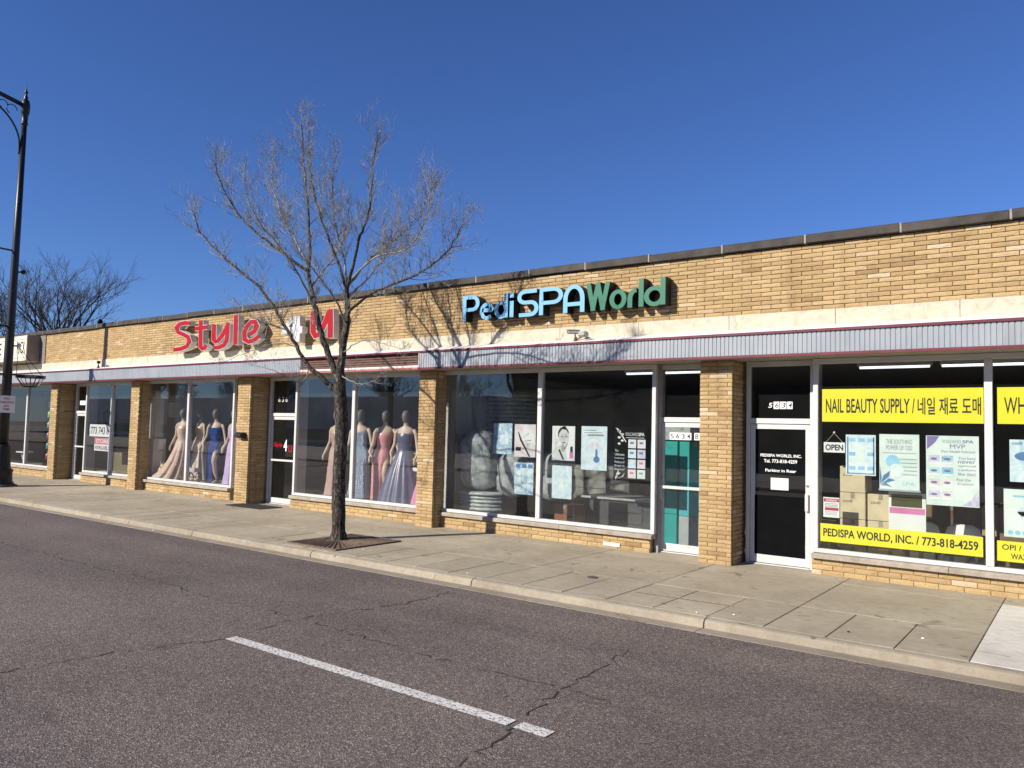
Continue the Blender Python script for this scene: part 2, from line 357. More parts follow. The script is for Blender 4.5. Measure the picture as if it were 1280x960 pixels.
# ------------------------------------------------------------------ the setting: ground, road, kerb, sidewalk
ZR = -0.075
g = MB().box(-400, 400, -400, 400, -0.5, -0.14).build('ground', M('far_ground', (0.20, 0.18, 0.15), 0.95, 0.2, 0.5)); tag(g, kind='structure')
road = MB().box(-200, 120, -14.0, -3.18, -0.13, ZR).build('road', ASPH); tag(road, kind='structure')
def crack(pts, w, seed):
    rnd = random.Random(seed); P = []
    for (a, b) in zip(pts[:-1], pts[1:]):
        n = max(2, int((Vector(b)-Vector(a)).length/0.07))
        for i in range(n):
            t = i/n; P.append((a[0]+(b[0]-a[0])*t+rnd.uniform(-.04, .04), a[1]+(b[1]-a[1])*t+rnd.uniform(-.04, .04)))
    mb = MB()
    for i in range(len(P)-1):
        if rnd.random() < 0.22: continue
        a, b = Vector((*P[i], 0)), Vector((*P[i+1], 0)); t = (b-a).normalized(); n = Vector((-t.y, t.x, 0))*w*rnd.uniform(.15, .65)/2
        z = Vector((0, 0, ZR+.004)); mb.add([a-n+z, b-n+z, b+n+z, a+n+z], [(0, 1, 2, 3)])
    mb.build('road_crack', CRACK, road)
crack([(-6.9, -9.2), (-6.13, -7.53), (-5.97, -6.59), (-5.73, -5.97), (-5.85, -5.15), (-5.75, -4.85), (-5.55, -4.1), (-5.6, -3.3)], .022, 1)
crack([(-14.5, -5.2), (-10.24, -5.23), (-8.31, -5.16), (-7.1, -5.26), (-5.8, -5.19), (-4.2, -5.3), (-2.5, -5.25)], .020, 2)
crack([(-3.05, -4.1), (-2.96, -5.28), (-2.83, -6.0), (-2.68, -6.69), (-2.75, -7.6), (-2.6, -9.0)], .022, 3)
for x0, x1 in ((-5.73, -2.85), (-2.80, -2.57)):
    MB().add([(x0, -6.04, ZR+.006), (x1, -6.04, ZR+.006), (x1, -5.93, ZR+.006), (x0, -5.93, ZR+.006)], [(0, 1, 2, 3)]).build('lane_marking', PAINT, road)
curb = MB().box(-60, 20, -3.16, -2.87, -0.5, -0.09).build('curb', JOINT); tag(curb, kind='structure')
cprof = [(-2.868, -.12), (-2.868, .001), (-2.930, -.003), (-2.954, -.012), (-2.968, -.03), (-2.978, -.088), (-2.978, -.12)]
gprof = [(-2.985, -.12), (-2.985, -.077), (-3.175, -.071), (-3.175, -.12)]
cj = [-60, -50, -40, -32, -28.2, -25.4, -22.6, -19.85, -17.0, -14.2, -11.3, -8.45, -5.66, -2.9, -0.1, 2.7, 10, 20]
for a, b in zip(cj[:-1], cj[1:]):
    MB().prism(cprof[::-1], a+.007, b-.007).build('curb_stone', CONC_CURB, curb)
    MB().prism(gprof[::-1], a+.004, b-.004).build('gutter_slab', CONC_GUT, curb)
sw = MB().box(-60, 20, -2.866, 0.9, -0.5, -0.009).build('sidewalk', JOINT); tag(sw, kind='structure')
def slab(x0, x1, y0, y1, mat=CONC, g=.0035):
    dz = [random.uniform(-.002, .002) for _ in range(4)]
    mb = MB(); x0 += g; x1 -= g; y0 += g; y1 -= g; c = .004
    mb.add([(x0, y0, -.05), (x1, y0, -.05), (x1, y1, -.05), (x0, y1, -.05), (x0, y0, dz[0]-.004), (x1, y0, dz[1]-.004), (x1, y1, dz[2]-.004), (x0, y1, dz[3]-.004),
            (x0+c, y0+c, dz[0]), (x1-c, y0+c, dz[1]), (x1-c, y1-c, dz[2]), (x0+c, y1-c, dz[3])],
           [(0, 1, 5, 4), (1, 2, 6, 5), (2, 3, 7, 6), (3, 0, 4, 7), (4, 5, 9, 8), (5, 6, 10, 9), (6, 7, 11, 10), (7, 4, 8, 11), (8, 9, 10, 11)])
    mb.build('slab', mat, sw)
mj = [-0.8, -2.39, -4.0, -5.58, -7.15, -8.75] + [-8.75-1.6*i for i in range(1, 32)]
for b, a in zip(mj[:-1], mj[1:]):
    slab(a, b, -1.76, -0.2); slab(a, b, -.2, .85)
    n = 3
    for i in range(n): slab(a+(b-a)*i/n, a+(b-a)*(i+1)/n, -2.855, -1.76)
for a, b in ((-0.8, 0.8), (.8, 2.4), (2.4, 4.0), (4.0, 8.0), (8, 20)):
    slab(a, b, -2.855, -0.2, CONC_NEW); slab(a, b, -.2, .85, CONC)
mk = MB()
for i in range(14):
    x = -3.95+i*.075; mk.add([(x, -2.33+.004*i, .0045), (x+.08, -2.33+.004*i, .0045), (x+.08, -2.30+.004*i+random.uniform(0, .02), .0045), (x, -2.30+.004*i, .0045)], [(0, 1, 2, 3)])
tag(mk.build('paint_mark', M('faded_red_spray', (0.43, 0.31, 0.25), 0.9, 0.15, 12)), 'faint red utility paint streak sprayed on the kerbside slabs', 'paint mark')
tag(MB().lathe(-4.7, -1.93, [(.062, -.01), (.065, .004), (.055, .006), (.045, .005), (.0005, .006)], 20).build('valve_cover', M('cast_iron', (.07, .06, .05), .7, .3, 20, .3), None, True), 'small round iron valve cover set in the sidewalk', 'valve cover')
for i, (x, y, s) in enumerate([(-2.75, -2.62, .022), (-3.05, -2.78, .018), (-1.2, -2.35, .025), (-1.75, -2.55, .02), (-12.2, -3.1, .03), (-5.9, -2.75, .02), (-8.05, -2.4, .02)]):
    mb = MB(); rr = random.Random(i); z = .002 if y > -2.9 else ZR+.002
    s *= .6; mb.loft([(x, y, z, s*.9, s*.7), (x+.003, y, z+s*.35, s, s*.8), (x, y+.002, z+s*.6, s*.45, s*.3)], 7, 0, 3, .2)
    dark = i in (3,)
    tag(mb.build('litter_scrap', BLACKM if dark else PAPER), ['white scrap of litter by the broken curb joint', 'white chip lying on the back edge of the curb', 'white speck of litter near the pale new slab', 'black scrap of litter on the kerbside slabs', 'white scrap on the far gutter beyond the tree', 'white chip on the curbside slab left of the round cover', 'white speck on the sidewalk right of the tree pit'][i], 'litter', 'litter scraps on the sidewalk')

# ------------------------------------------------------------------ the shop building
B = empty('shop_building', 'long single-storey yellow brick row of shops with ribbed metal canopy', 'building')
XL, XE = -33.0, 3.2
YG = 0.28                                    # display glass plane
ZP0, ZP1 = 3.252, 4.075                      # parapet brick field
ZCAN = 2.68
bricks = []                                  # (origin corner, length, height, depth, facing)
CH, BLn, JT = .0557, .254, .0085
def course_run(face, a0, a1, z0, z1, fixed, depth=.085, patt=None, seed=0):
    """bricks filling a face; face 'front' runs along x at y=fixed (outside towards -y), 'right'/'left' runs along y at x=fixed"""
    rnd = random.Random(seed); n = max(1, round((z1-z0)/CH)); ch = (z1-z0)/n
    for k in range(n):
        x = a0; off = 0 if k % 2 else -BLn*.5
        x = a0+off
        while x < a1-.02:
            l = BLn-JT; s = max(x, a0); e = min(x+l, a1)
            if e-s > .03:
                bricks.append((face, s, e, z0+k*ch, z0+(k+1)*ch-JT, fixed+rnd.uniform(-.0025, .0025), depth))
            x += BLn
course_run('front', XL, XE, ZP0, ZP1, 0.0, seed=1)
piers = [(-4.23, -3.79, .52), (-9.37, -8.995, .30), (-14.66, -14.22, .57), (-19.12, -18.73, .30), (-23.54, -23.14, .57), (-28.4, -28.0, .3)]
core = MB(); core2 = MB(); core3 = MB()
for i, (a, b, d) in enumerate(piers):
    course_run('front', a, b, 0.0, ZCAN-.03, 0.0, seed=10+i)
    course_run('right', .088, d, 0.0, ZCAN-.03, b, depth=.05, seed=20+i)
    course_run('left', .088, d, 0.0, ZCAN-.03, a, depth=.05, seed=30+i)
    core3.box(a+.012, b-.012, .012, d, -.05, ZCAN)
stalls = [(-2.84, XE, .22), (-8.99, -5.05, .22), (-13.06, -9.38, .22), (-18.72, -15.14, .22), (-22.02, -19.13, .22), (-28.0, -23.55, .22)]
for i, (a, b, y) in enumerate(stalls):
    course_run('front', a, b, 0.0, .192, y, seed=40+i)
    core3.box(a, b, y+.012, y+.16, -.05, .19)
core.box(-18.7, XE, .012, .28, 2.9, ZP1); core2.box(XL, -18.702, .009, .28, 2.9, ZP1)
core3.build('wall', MORTAR3, B); core.build('wall', MORTAR, B); core2.build('wall', MORTAR2, B)
# end walls, rear wall, roof slab
box_part('end_wall', BRICK, B, XE, XE+.25, .05, 11, -.05, 4.0); box_part('end_wall', BRICK, B, XL-.25, XL, .05, 11, -.05, 4.0)
box_part('rear_wall', INWALL, B, XL, XE, 10.8, 11, -.05, 4.0)
box_part('roof', M('roof_felt', (.12, .11, .10), .9), B, XL, XE, .29, 10.8, 3.4, 3.55)

def unit_brick(seed):
    rnd = random.Random(seed); nx, nz = 4, 2; vs = []; fs = []
    for j in range(nz+1):
        for i in range(nx+1):
            u, w = i/nx, j/nz; edge = (i in (0, nx)) or (j in (0, nz))
            d = .0035 if edge else rnd.uniform(-.0018, .0022)
            vs.append((u-.5+(rnd.uniform(-.006, .006) if i in (0, nx) else 0), d, w-.5+(rnd.uniform(-.03, .03) if j in (0, nz) else 0)))
    for j in range(nz):
        for i in range(nx):
            a = j*(nx+1)+i; fs.append((a, a+1, a+nx+2, a+nx+1))
    ring = [i for i in range(nx+1)] + [(j+1)*(nx+1)-1 for j in range(1, nz+1)] + [nz*(nx+1)+i for i in range(nx-1, -1, -1)] + [j*(nx+1) for j in range(nz-1, 0, -1)]
    o = len(vs)
    for r in ring: vs.append((vs[r][0], .05, vs[r][2]))
    n = len(ring)
    for k in range(n): fs.append((ring[k], o+k, o+(k+1) % n, ring[(k+1) % n]))
    return vs, fs
UB = [unit_brick(s) for s in range(12)]
UBM = []
for vs, fs in UB:
    me = bpy.data.meshes.new('brick'); me.from_pydata(vs, [], fs); me.materials.append(BRICK); me.update(); UBM.append(me)
def brick_area(bk):
    f, s, e, z0, z1, fx, d = bk
    c = Vector(((s+e)/2, fx, (z0+z1)/2)) if f == 'front' else Vector((fx, (s+e)/2, (z0+z1)/2))
    q = c-CAMP; dz = q.dot(fw)
    if dz < 1: return 0
    px = FPX*q.dot(rt)/dz; py = FPX*q.dot(up)/dz
    if abs(px) > 640 or abs(py) > 480 or f == 'left': return 0
    nrm = abs(q.y)/q.length if f == 'front' else abs(q.x)/q.length
    return (e-s)*nrm/dz/dz
bricks.sort(key=brick_area, reverse=True)
def brick_M(bk):
    f, s, e, z0, z1, fx, d = bk
    if f == 'front': return Matrix(((e-s, 0, 0, (s+e)/2), (0, 1, 0, fx), (0, 0, z1-z0, (z0+z1)/2), (0, 0, 0, 1)))
    if f == 'right': return Matrix(((0, -1, 0, fx), (e-s, 0, 0, (s+e)/2), (0, 0, z1-z0, (z0+z1)/2), (0, 0, 0, 1)))
    return Matrix(((0, 1, 0, fx), (-(e-s), 0, 0, (s+e)/2), (0, 0, z1-z0, (z0+z1)/2), (0, 0, 0, 1)))
for i, bk in enumerate(bricks[:300]):
    o = bpy.data.objects.new('brick', UBM[i*7 % 12]); COL.objects.link(o); o.parent = B; o.matrix_world = brick_M(bk)
rest = MB()
for i, bk in enumerate(bricks[300:]):
    mtx = brick_M(bk); vs, fs = UB[(i*5+3) % 12]; rest.add([mtx @ Vector(v) for v in vs], fs)
tag(rest.build('brickwork', BRICK, B), kind='stuff')

# coping stones with pale joints
x = 2.5
seams = [2.52, 1.45, .38, -.69, -1.77, -2.85, -3.92, -4.99, -6.03, -7.05]
while seams[-1] > XL: seams.append(seams[-1]-1.07)
for b, a in zip(seams[:-1], seams[1:]):
    dy = random.uniform(-.006, .006); dz = random.uniform(-.006, .006)
    MB().prism([(-.06+dy, 4.078+dz), (-.06+dy, 4.165+dz), (-.035+dy, 4.19+dz), (.33, 4.205+dz), (.33, 4.078+dz)], a+.012, b-.012).build('coping_stone', COPE, B, False, .006)
    MB().box(b-.011, b+.011, -.056, .32, 4.079, 4.188).build('coping_joint', COPEJ, B)
# cream band blocks
bx = [XE, 1.47, 0.15, -1.18, -2.5, -3.83]
while bx[-1] > XL: bx.append(bx[-1]-1.325)
for b, a in zip(bx[:-1], bx[1:]):
    MB().box(a+.002, b-.002, -.012+random.uniform(-.003, .003), .2, 3.02, 3.248).build('lintel_block', BAND, B, False, .004)
# canopy: sloping white top flashing, maroon trims, ribbed fascia, soffit
can = MB()
for a, b, yf in ((XL, -12.286, -.235), (-12.284, -9.156, -.09), (-9.154, XE, -.235)):
    can.prism([(-.02, 2.701), (-.02, 3.052), (-.265, 2.985), (-.265, 2.955), (yf, 2.955), (yf, 2.701)], a, b)
can = can.build('canopy', WHITE, B)
for a, b in ((-9.15, XE), (XL, -12.29)):
    mb = MB(); n = int((b-a)/.054); w = (b-a)/n
    for i in range(n):
        x0 = a+i*w; mb.add([(x0, -.243, 2.695), (x0+.006, -.255, 2.695), (x0+w-.012, -.252, 2.695), (x0+w-.004, -.243, 2.695), (x0+w, -.243, 2.695),
                            (x0, -.243, 2.953), (x0+.006, -.255, 2.953), (x0+w-.012, -.252, 2.953), (x0+w-.004, -.243, 2.953), (x0+w, -.243, 2.953)],
                           [(0, 1, 6, 5), (1, 2, 7, 6), (2, 3, 8, 7), (3, 4, 9, 8)])
    mb.build('ribbed_panel', RIB, can)
tr = MB().box(XL, XE, -.274, -.2655, 2.948, 2.979); tr.box(XL, -12.29, -.268, -.236, 2.660, 2.693); tr.box(-9.15, XE, -.268, -.236, 2.660, 2.693)
tr.build('maroon_trim', REDTRIM, can)
# open section over the dress window: brown slats and pale rail
for k in range(5):
    MB().prism([(-.17, 2.745+k*.043), (-.215, 2.748+k*.043), (-.20, 2.783+k*.043), (-.17, 2.785+k*.043)][::-1], -12.28, -9.16).build('slat', BROWN, can)
MB().box(-12.285, -9.155, -.168, -.10, 2.70, 2.95).build('backing', M('brown_backing', (.07, .035, .028), .8), can)
MB().box(-12.28, -9.155, -.255, -.17, 2.700, 2.735).box(-9.162, -9.15, -.262, -.17, 2.70, 2.954).build('rail', M('pinkish_white_rail', (.72, .62, .60), .6), can)
MB().box(-12.29, -9.15, -.265, -.236, 2.664, 2.697).build('faded_trim', M('faded_maroon', (.36, .13, .12), .7, .3, 6), can)
MB().box(XL, XE, -.235, .60, 2.672, 2.70).build('soffit', SOFF, B)

# glazing
def window(xs, label=None, frame=ALU, z0=.262, z1=2.60, glass=GLASS, sillx=None):
    """xs = [x of left frame edge, (mullion pairs)..., right edge]; panes between"""
    fr = MB(); a, b = xs[0], xs[-1]
    fr.box(a, b, YG-.035, YG+.04, z0, z0+.05); fr.box(a, b, YG-.033, YG+.04, z1, 2.668)
    fr.box(a, a+.06, YG-.03, YG+.04, z0+.05, z1); fr.box(b-.06, b, YG-.03, YG+.04, z0+.05, z1)
    edges = [a+.06]
    for m in xs[1:-1]:
        fr.box(m-.04, m+.04, YG-.04, YG+.05, z0+.05, z1); edges += [m-.04, m+.04]
    edges.append(b-.06)
    w = fr.build('window', frame, B, False, .004)
    if label: w['label'] = label
    for i in range(0, len(edges), 2):
        MB().box(edges[i]-.005, edges[i+1]+.005, YG, YG+.006, z0+.046, z1+.005).build('pane', glass, w)
    x = a; k = 0
    lim = b
    while x < lim-.01:
        e = min(x+random.uniform(1.2, 1.7), lim)
        if lim-e < .4: e = lim
        MB().prism([(.165, .196), (.165, .25), (.18, .258), (.315, .258), (.315, .196)], x+.002, e-.002).build('sill_stone', SILL, w, False, .004)
        x = e
    return w
window([-2.835, -.945, 1.05, XE])
window([-9.12, -7.0, -5.0], glass=GLASSV)
window([-13.05, -11.30, -9.45], glass=GLASSD)
window([-19.02, -16.965, -15.15], glass=GLASSD)
window([-22.0, -20.57, -19.14], glass=GLASSD)
window([-29.9, -27.75, -25.68, -23.55])

def door(x0, x1, y, side='right', bar=False, frame=ALU):
    """aluminium shop door with transom; handle on 'side'"""
    fr = MB(); j = .05
    fr.box(x0, x0+j, y-.03, y+.05, 0, 2.668); fr.box(x1-j, x1, y-.03, y+.05, 0, 2.668)
    fr.box(x0+j, x1-j, y-.028, y+.05, 1.845, 1.915); fr.box(x0+j, x1-j, y-.028, y+.05, 2.60, 2.668); fr.box(x0+j, x1-j, y-.04, y+.06, 0.0, .022)
    d = fr.build('door', frame, B, False, .004)
    a, b = x0+j+.006, x1-j-.006
    lf = MB(); lf.box(a, a+.055, y-.012, y+.03, .03, 1.838); lf.box(b-.055, b, y-.012, y+.03, .03, 1.838); lf.box(a+.055, b-.055, y-.011, y+.03, .03, .135); lf.box(a+.055, b-.055, y-.011, y+.03, 1.775, 1.838)
    lf.build('leaf_frame', frame, d, False, .003)
    MB().box(a+.05, b-.05, y+.006, y+.012, .13, 1.78).build('pane', GLASS, d)
    MB().box(x0+j-.004, x1-j+.004, y+.006, y+.012, 1.91, 2.605).build('transom_pane', GLASS, d)
    hx = b-.03 if side == 'right' else a+.03; s = 1 if side == 'right' else -1
    h = MB(); h.box(hx-.02, hx+.02, y-.055, y-.04, .74, .96); h.box(hx-.015, hx+.015, y-.041, y-.012, .75, .77); h.box(hx-.015, hx+.015, y-.041, y-.012, .93, .95)
    h.build('handle', ALU, d, False, .004)
    MB().lathe(0, 0, [(.016, 0), (.016, .012), (.012, .014)], 10).build('lock', M('lock_brass', (.5, .42, .25), .35, .1, 6, 0, 60, .8), d).matrix_world = Matrix.Translation((hx, y-.012, 1.06)) @ Matrix.Rotation(pi/2, 4, 'X')
    if bar: MB().box(a+.055, b-.055, y-.045, y-.015, .905, .945).build('push_bar', ALU, d, False, .003)
    return d
D4 = door(-3.74, -2.86, .42); D4['label'] = 'door with white lettering and black lower panel'
DB = door(-5.05, -4.27, .42, 'left', True); DB['label'] = 'door with number plates and teal cartons behind'
D3 = door(-14.16, -13.07, .47, 'right', True); D3['label'] = 'door with red and white shop logo'
DS = door(-15.14, -14.5, .40, 'left'); D5 = door(-23.02, -22.03, .47, 'right', True)
DB['label'] = 'white framed door with teal cartons behind it'; DS['label'] = 'narrow door half hidden behind the brick pier'; D5['label'] = 'door in the deep recess of the vacant shop'
v = MB().box(-5.80, -5.52, .213, .219, .075, .085).box(-5.80, -5.52, .205, .2185, .03, .074).build('vent', [M('white_vent', (.6, .57, .52), .7)], B)
# return jambs between door recess and shop windows
for x, y in ((-2.835, .5), (-13.05, .55), (-22.0, .55), (-5.02, .5)):
    MB().box(x-.012, x+.045, YG+.045, y, 0, 2.668).build('jamb', ALUD, B)
# fill above piers behind
# shop interiors
box_part('shop_floor', INFLOOR, B, XL, XE, .36, 10.8, -.04, .012)
box_part('shop_ceiling', CEIL, B, XL, XE, .35, 10.8, 2.72, 2.80)
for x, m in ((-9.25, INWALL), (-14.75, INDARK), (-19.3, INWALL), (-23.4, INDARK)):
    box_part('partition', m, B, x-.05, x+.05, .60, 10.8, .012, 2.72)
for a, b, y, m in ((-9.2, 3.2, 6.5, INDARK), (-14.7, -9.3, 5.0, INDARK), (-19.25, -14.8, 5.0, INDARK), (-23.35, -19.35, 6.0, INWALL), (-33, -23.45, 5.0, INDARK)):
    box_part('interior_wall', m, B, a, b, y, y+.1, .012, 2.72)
PLAT = M('display_platform_carpet', (.33, .30, .25), .95, .12, 14, .3)
for a, b in ((-12.98, -9.35), (-19.2, -15.2)): box_part('display_platform', PLAT, B, a, b, .36, 1.75, .013, .26)
for a, b in ((-6.2, -4.5), (-2.6, -1.7), (-1.6, -.5), (.2, 1.6)):
    f = MB().box(a, b, 1.52, 1.66, 2.66, 2.715).build('ceiling_light', WHITE, B)
    MB().tube([(a+.02, 1.56, 2.645), (b-.02, 1.56, 2.645)], .016, 8).build('tube_lamp', TUBE, f)

# ------------------------------------------------------------------ channel letter signs
def arc(cx, cz, rx, rz, a0, a1, n=10): return [(cx+rx*cos(radians(a0+(a1-a0)*i/n)), cz+rz*sin(radians(a0+(a1-a0)*i/n))) for i in range(n+1)]
sp = empty('letter_sign', 'PediSPA World channel letters, blue and green with black sides, on the parapet', 'sign')
def letter(strokes, mats, parent, wx, wz, y0, y1, label=None):
    mb = MB()
    for i, s in enumerate(strokes):
        cl = s[0] == s[-1]
        mb.ribbon(s[:-1] if cl else s, wx, wz, y0-.0012*i, y1, 0, 1, cl)
    o = mb.build('letter', mats, parent); 
    if label: o['label'] = label
    return o
ZB, ZT = 3.455, 3.815
def box_letter(x0, x1, f, **k):
    w = x1-x0; h = ZT-ZB
    return [[(x0+a*w, ZB+b*h) for a, b in s] for s in f]
ring = arc(.5, .31, .5, .31, 0, 360, 18); ring[-1] = ring[0]
G = {
 'P': [[(0, .5), (0, 1), (.62, 1)] + arc(.62, .72, .38, .28, 70, -90, 8) + [(0, .44)], [(0, -.07), (0, .5)]],
 'e': [[(.04, .36), (.96, .36)] + arc(.5, .31, .5, .31, 12, 318, 16)],
 'd': [ring, [(1, -.04), (1, 1.02)]],
 'i': [[(.5, -.05), (.5, .66)], [(.5, .80), (.5, 1.02)]],
 'S': [[(1, 1), (.35, 1)] + arc(.33, .765, .33, .235, 90, 270, 8) + [(.65, .53)] + arc(.67, .265, .33, .265, 90, -90, 8) + [(0, 0)]],
 'A': [[(0, -.07), (0, .5)] + arc(.5, .5, .5, .5, 180, 0, 12) + [(1, -.07)], [(.02, .28), (.98, .28)]],
 'W': [[(0, 1.06), (.27, -.06)], [(.23, -.06), (.52, 1.06)], [(.48, 1.06), (.77, -.06)], [(.73, -.06), (1, 1.06)]],
 'o': [ring], 'r': [[(0, -.06), (0, .24)] + arc(.85, .28, .85, .33, 176, 90, 6)], 'l': [[(.5, -.06), (.5, 1.04)]]}
for ch, a, b, m in (('P', -8.24, -7.96, 0), ('e', -7.875, -7.66, 0), ('d', -7.58, -7.385, 0), ('i', -7.31, -7.24, 0), ('S', -7.13, -6.80, 0), ('P', -6.715, -6.36, 0), ('A', -6.28, -5.985, 0),
                    ('W', -5.885, -5.56, 1), ('o', -5.495, -5.295, 1), ('r', -5.205, -5.085, 1), ('l', -5.065, -4.995, 1), ('d', -4.95, -4.70, 1)):
    letter(box_letter(a, b, G[ch]), [(SKYBL, GREEN)[m], SIGNBLK], sp, .075, .058, -.185, -.012)
sty = empty('letter_sign', 'red script Style U channel letters with a white 4 and grey sides', 'sign')
ST = {'S':[[(-16.23,3.89),(-16.44,3.915),(-16.66,3.9),(-16.78,3.82),(-16.72,3.72),(-16.48,3.65),(-16.29,3.58),(-16.23,3.48),(-16.32,3.38),(-16.56,3.33),(-16.87,3.32)]],
 't':[[(-15.81,3.93),(-15.8,3.74),(-15.79,3.49),(-15.78,3.36),(-15.71,3.30),(-15.62,3.31),(-15.56,3.37)],[(-16.03,3.755),(-15.55,3.765)]],
 'y':[[(-15.29,3.80),(-15.29,3.62),(-15.28,3.48),(-15.22,3.43),(-15.12,3.44),(-14.96,3.56),(-14.84,3.69),(-14.76,3.81)],[(-14.79,3.77),(-14.78,3.57),(-14.80,3.43),(-14.89,3.34),(-15.07,3.30),(-15.26,3.30)]],
 'l':[[(-14.5,3.95),(-14.49,3.66),(-14.48,3.33)]],
 'e':[[(-14.0,3.52),(-13.83,3.58),(-13.76,3.68),(-13.82,3.77),(-13.96,3.78),(-14.10,3.69),(-14.18,3.56),(-14.16,3.43),(-14.03,3.37),(-13.85,3.39),(-13.67,3.47)]],
 'u':[[(-11.98,3.86),(-11.98,3.64),(-11.97,3.47),(-11.90,3.38),(-11.80,3.40),(-11.70,3.52),(-11.60,3.67),(-11.52,3.83)],[(-11.5,3.86),(-11.48,3.61),(-11.47,3.32)]]}
PALER = M('pale_letter_edge', (.55, .42, .38), .5)
for k, s in ST.items():
    base = letter(s, [PALER, GREYRET], sty, .185, .115, -.235, -.10)
    MBf = MB()
    for i, q in enumerate(s): MBf.ribbon(q, .145, .085, -.243-.0012*i, -.2375, 0, 0)
    MBf.build('letter_face', RED, base)
four = MB()
fo = [(-12.62,3.80),(-12.84,3.66),(-12.95,3.60),(-12.95,3.47),(-12.56,3.45),(-12.54,3.30),(-12.37,3.29),(-12.37,3.45),(-12.30,3.47),(-12.30,3.58),(-12.37,3.60),(-12.39,3.80)]
n = len(fo); four.add([(x, -.235, z) for x, z in fo]+[(x, -.10, z) for x, z in fo], [tuple(range(n-1, -1, -1))])
for i in range(n): four.f.append((i, (i+1) % n, n+(i+1) % n, n+i)); four.m.append(1)
four.f.append(tuple(range(n, 2*n))); four.m.append(1)
four.add([(-12.60, -.2365, 3.70), (-12.72, -.2365, 3.60), (-12.60, -.2365, 3.59)], [(0, 2, 1)], 2)
fo = four.build('letter', [M('grey_white_letter', (.52, .52, .53), .5), GREYRET, INK], sty); fo['label'] = 'white figure 4'

sa = empty('box_sign', 'cream box sign with tall black letters over the far left shop', 'sign')
MB().box(-29.5, -24.36, -.36, -.02, 3.30, 4.05).build('cabinet', M('brown_sign_cabinet', (.23, .19, .16), .6), sa, False, .008)
MB().box(-29.48, -24.38, -.372, -.3605, 3.32, 4.03).build('sign_face', CREAM, sa)
fr = MB(); fr.box(-29.5, -24.36, -.385, -.3725, 3.40, 3.42); fr.box(-29.5, -24.36, -.385, -.3725, 3.93, 3.95); fr.build('moulding', M('sign_moulding', (.60, .54, .40), .6), sa)
for s, x, w in (('HE', -26.72, .62), ('B', -25.46, .22), ('RICK', -25.02, .58)): text(s, (x, -.374, 3.52), w, .36, INK, sa, 'letters', bold=.01)
MB().box(-24.355, -24.02, -.02, .0, 3.25, 4.07).build('side_filler', M('brown_side_filler', (.20, .17, .145), .7), sa)

# ------------------------------------------------------------------ glass signs and posters (behind the panes)
YP = YG+.0115
def panel(name, label, cat, x0, x1, z0, z1, mat, group=None, y=YP, tilt=0.0, t=.003):
    o = empty(name, label, cat, group)
    mb = MB().box(x0, x1, y, y+t, z0, z1)
    mb.build('sheet', mat, o); return o
def flat(o, name, polys, mat, y=YP-.0015):
    mb = MB()
    for p in polys: mb.add([(x, y, z) for x, z in p], [tuple(range(len(p)))])
    return mb.build(name, mat, o)
def rect(x0, x1, z0, z1): return [(x0, z0), (x1, z0), (x1, z1), (x0, z1)]
def ell(cx, cz, rx, rz, n=18, a0=0, a1=360): return arc(cx, cz, rx, rz, a0, a1, n)[:n if a1-a0 >= 360 else n+1]
def pap(name, a, b, scale=4, x=None):
    m, t, bs = newmat(name); bs.inputs['Roughness'].default_value = .6
    t.links.new(ramp(t, noise(t, scale, 4, .55, None, 1.2), [(.35, a), (.65, b)]), bs.inputs['Base Color']); return m
PBLUE = pap('pale_blue_print', (.46, .64, .73), (.74, .83, .85), 8); PBLUE2 = pap('mottled_blue_print', (.20, .38, .56), (.74, .84, .87), 11)
PMIST = pap('misty_blue_print', (.58, .72, .78), (.80, .86, .86), 8); PMINT = pap('pale_mint_print', (.62, .74, .70), (.78, .84, .80), 3)
PPINK = pap('pale_pink_print', (.68, .58, .61), (.82, .78, .78), 8); PLILAC = pap('lilac_print', (.44, .42, .62), (.72, .70, .80), 6)
INKB = M('blue_ink', (.10, .22, .45), .6, .1); INKL = M('light_blue_ink', (.30, .56, .74), .6, .15); INKP = M('pink_ink', (.66, .20, .42), .6, .1); INKG = M('grey_ink', (.28, .30, .33), .6, .1); INKV = M('violet_ink', (.22, .18, .40), .6, .1)
INKR = M('red_ink', (.48, .03, .07), .6, .1)

o = panel('window_sign', 'yellow NAIL BEAUTY SUPPLY banner with Korean words across the window top', 'sign', -2.735, -.995, 1.88, 2.285, YEL)
text('NAIL BEAUTY SUPPLY /', (-2.69, YP-.0015, 1.99), 1.0, .175, INK, o, bold=.012); text('네일 재료 도매', (-1.66, YP-.0015, 1.975), .64, .20, INK, o, bold=.012)
o = panel('window_sign', 'yellow strip reading PEDISPA WORLD, INC. with telephone number', 'sign', -2.755, -1.015, .40, .62, YEL)
text('PEDISPA WORLD, INC. / 773-818-4259', (-2.72, YP-.0015, .45), 1.66, .115, INK, o, bold=.022)
o = panel('window_sign', 'yellow WHO banner at the top of the cut off window on the right edge', 'sign', -.865, .95, 1.88, 2.285, YEL)
text('WHO', (-.80, YP-.0015, 1.99), .30, .185, INK, o, bold=.004)
o = panel('window_sign', 'yellow OPI / ES and WAX strip low in the cut off window on the right', 'sign', -.885, .95, .38, .60, YEL)
text('OPI / ES', (-.835, YP-.0015, .505), .28, .06, INK, o, bold=.012); text('WAX', (-.755, YP-.0015, .41), .155, .06, INK, o, bold=.012)
o = panel('open_sign', 'small white OPEN sign hanging on a cord at the window edge', 'sign', -2.715, -2.465, 1.50, 1.625, PAPER)
text('OPEN', (-2.695, YP-.0015, 1.525), .21, .075, INK, o, bold=.03)
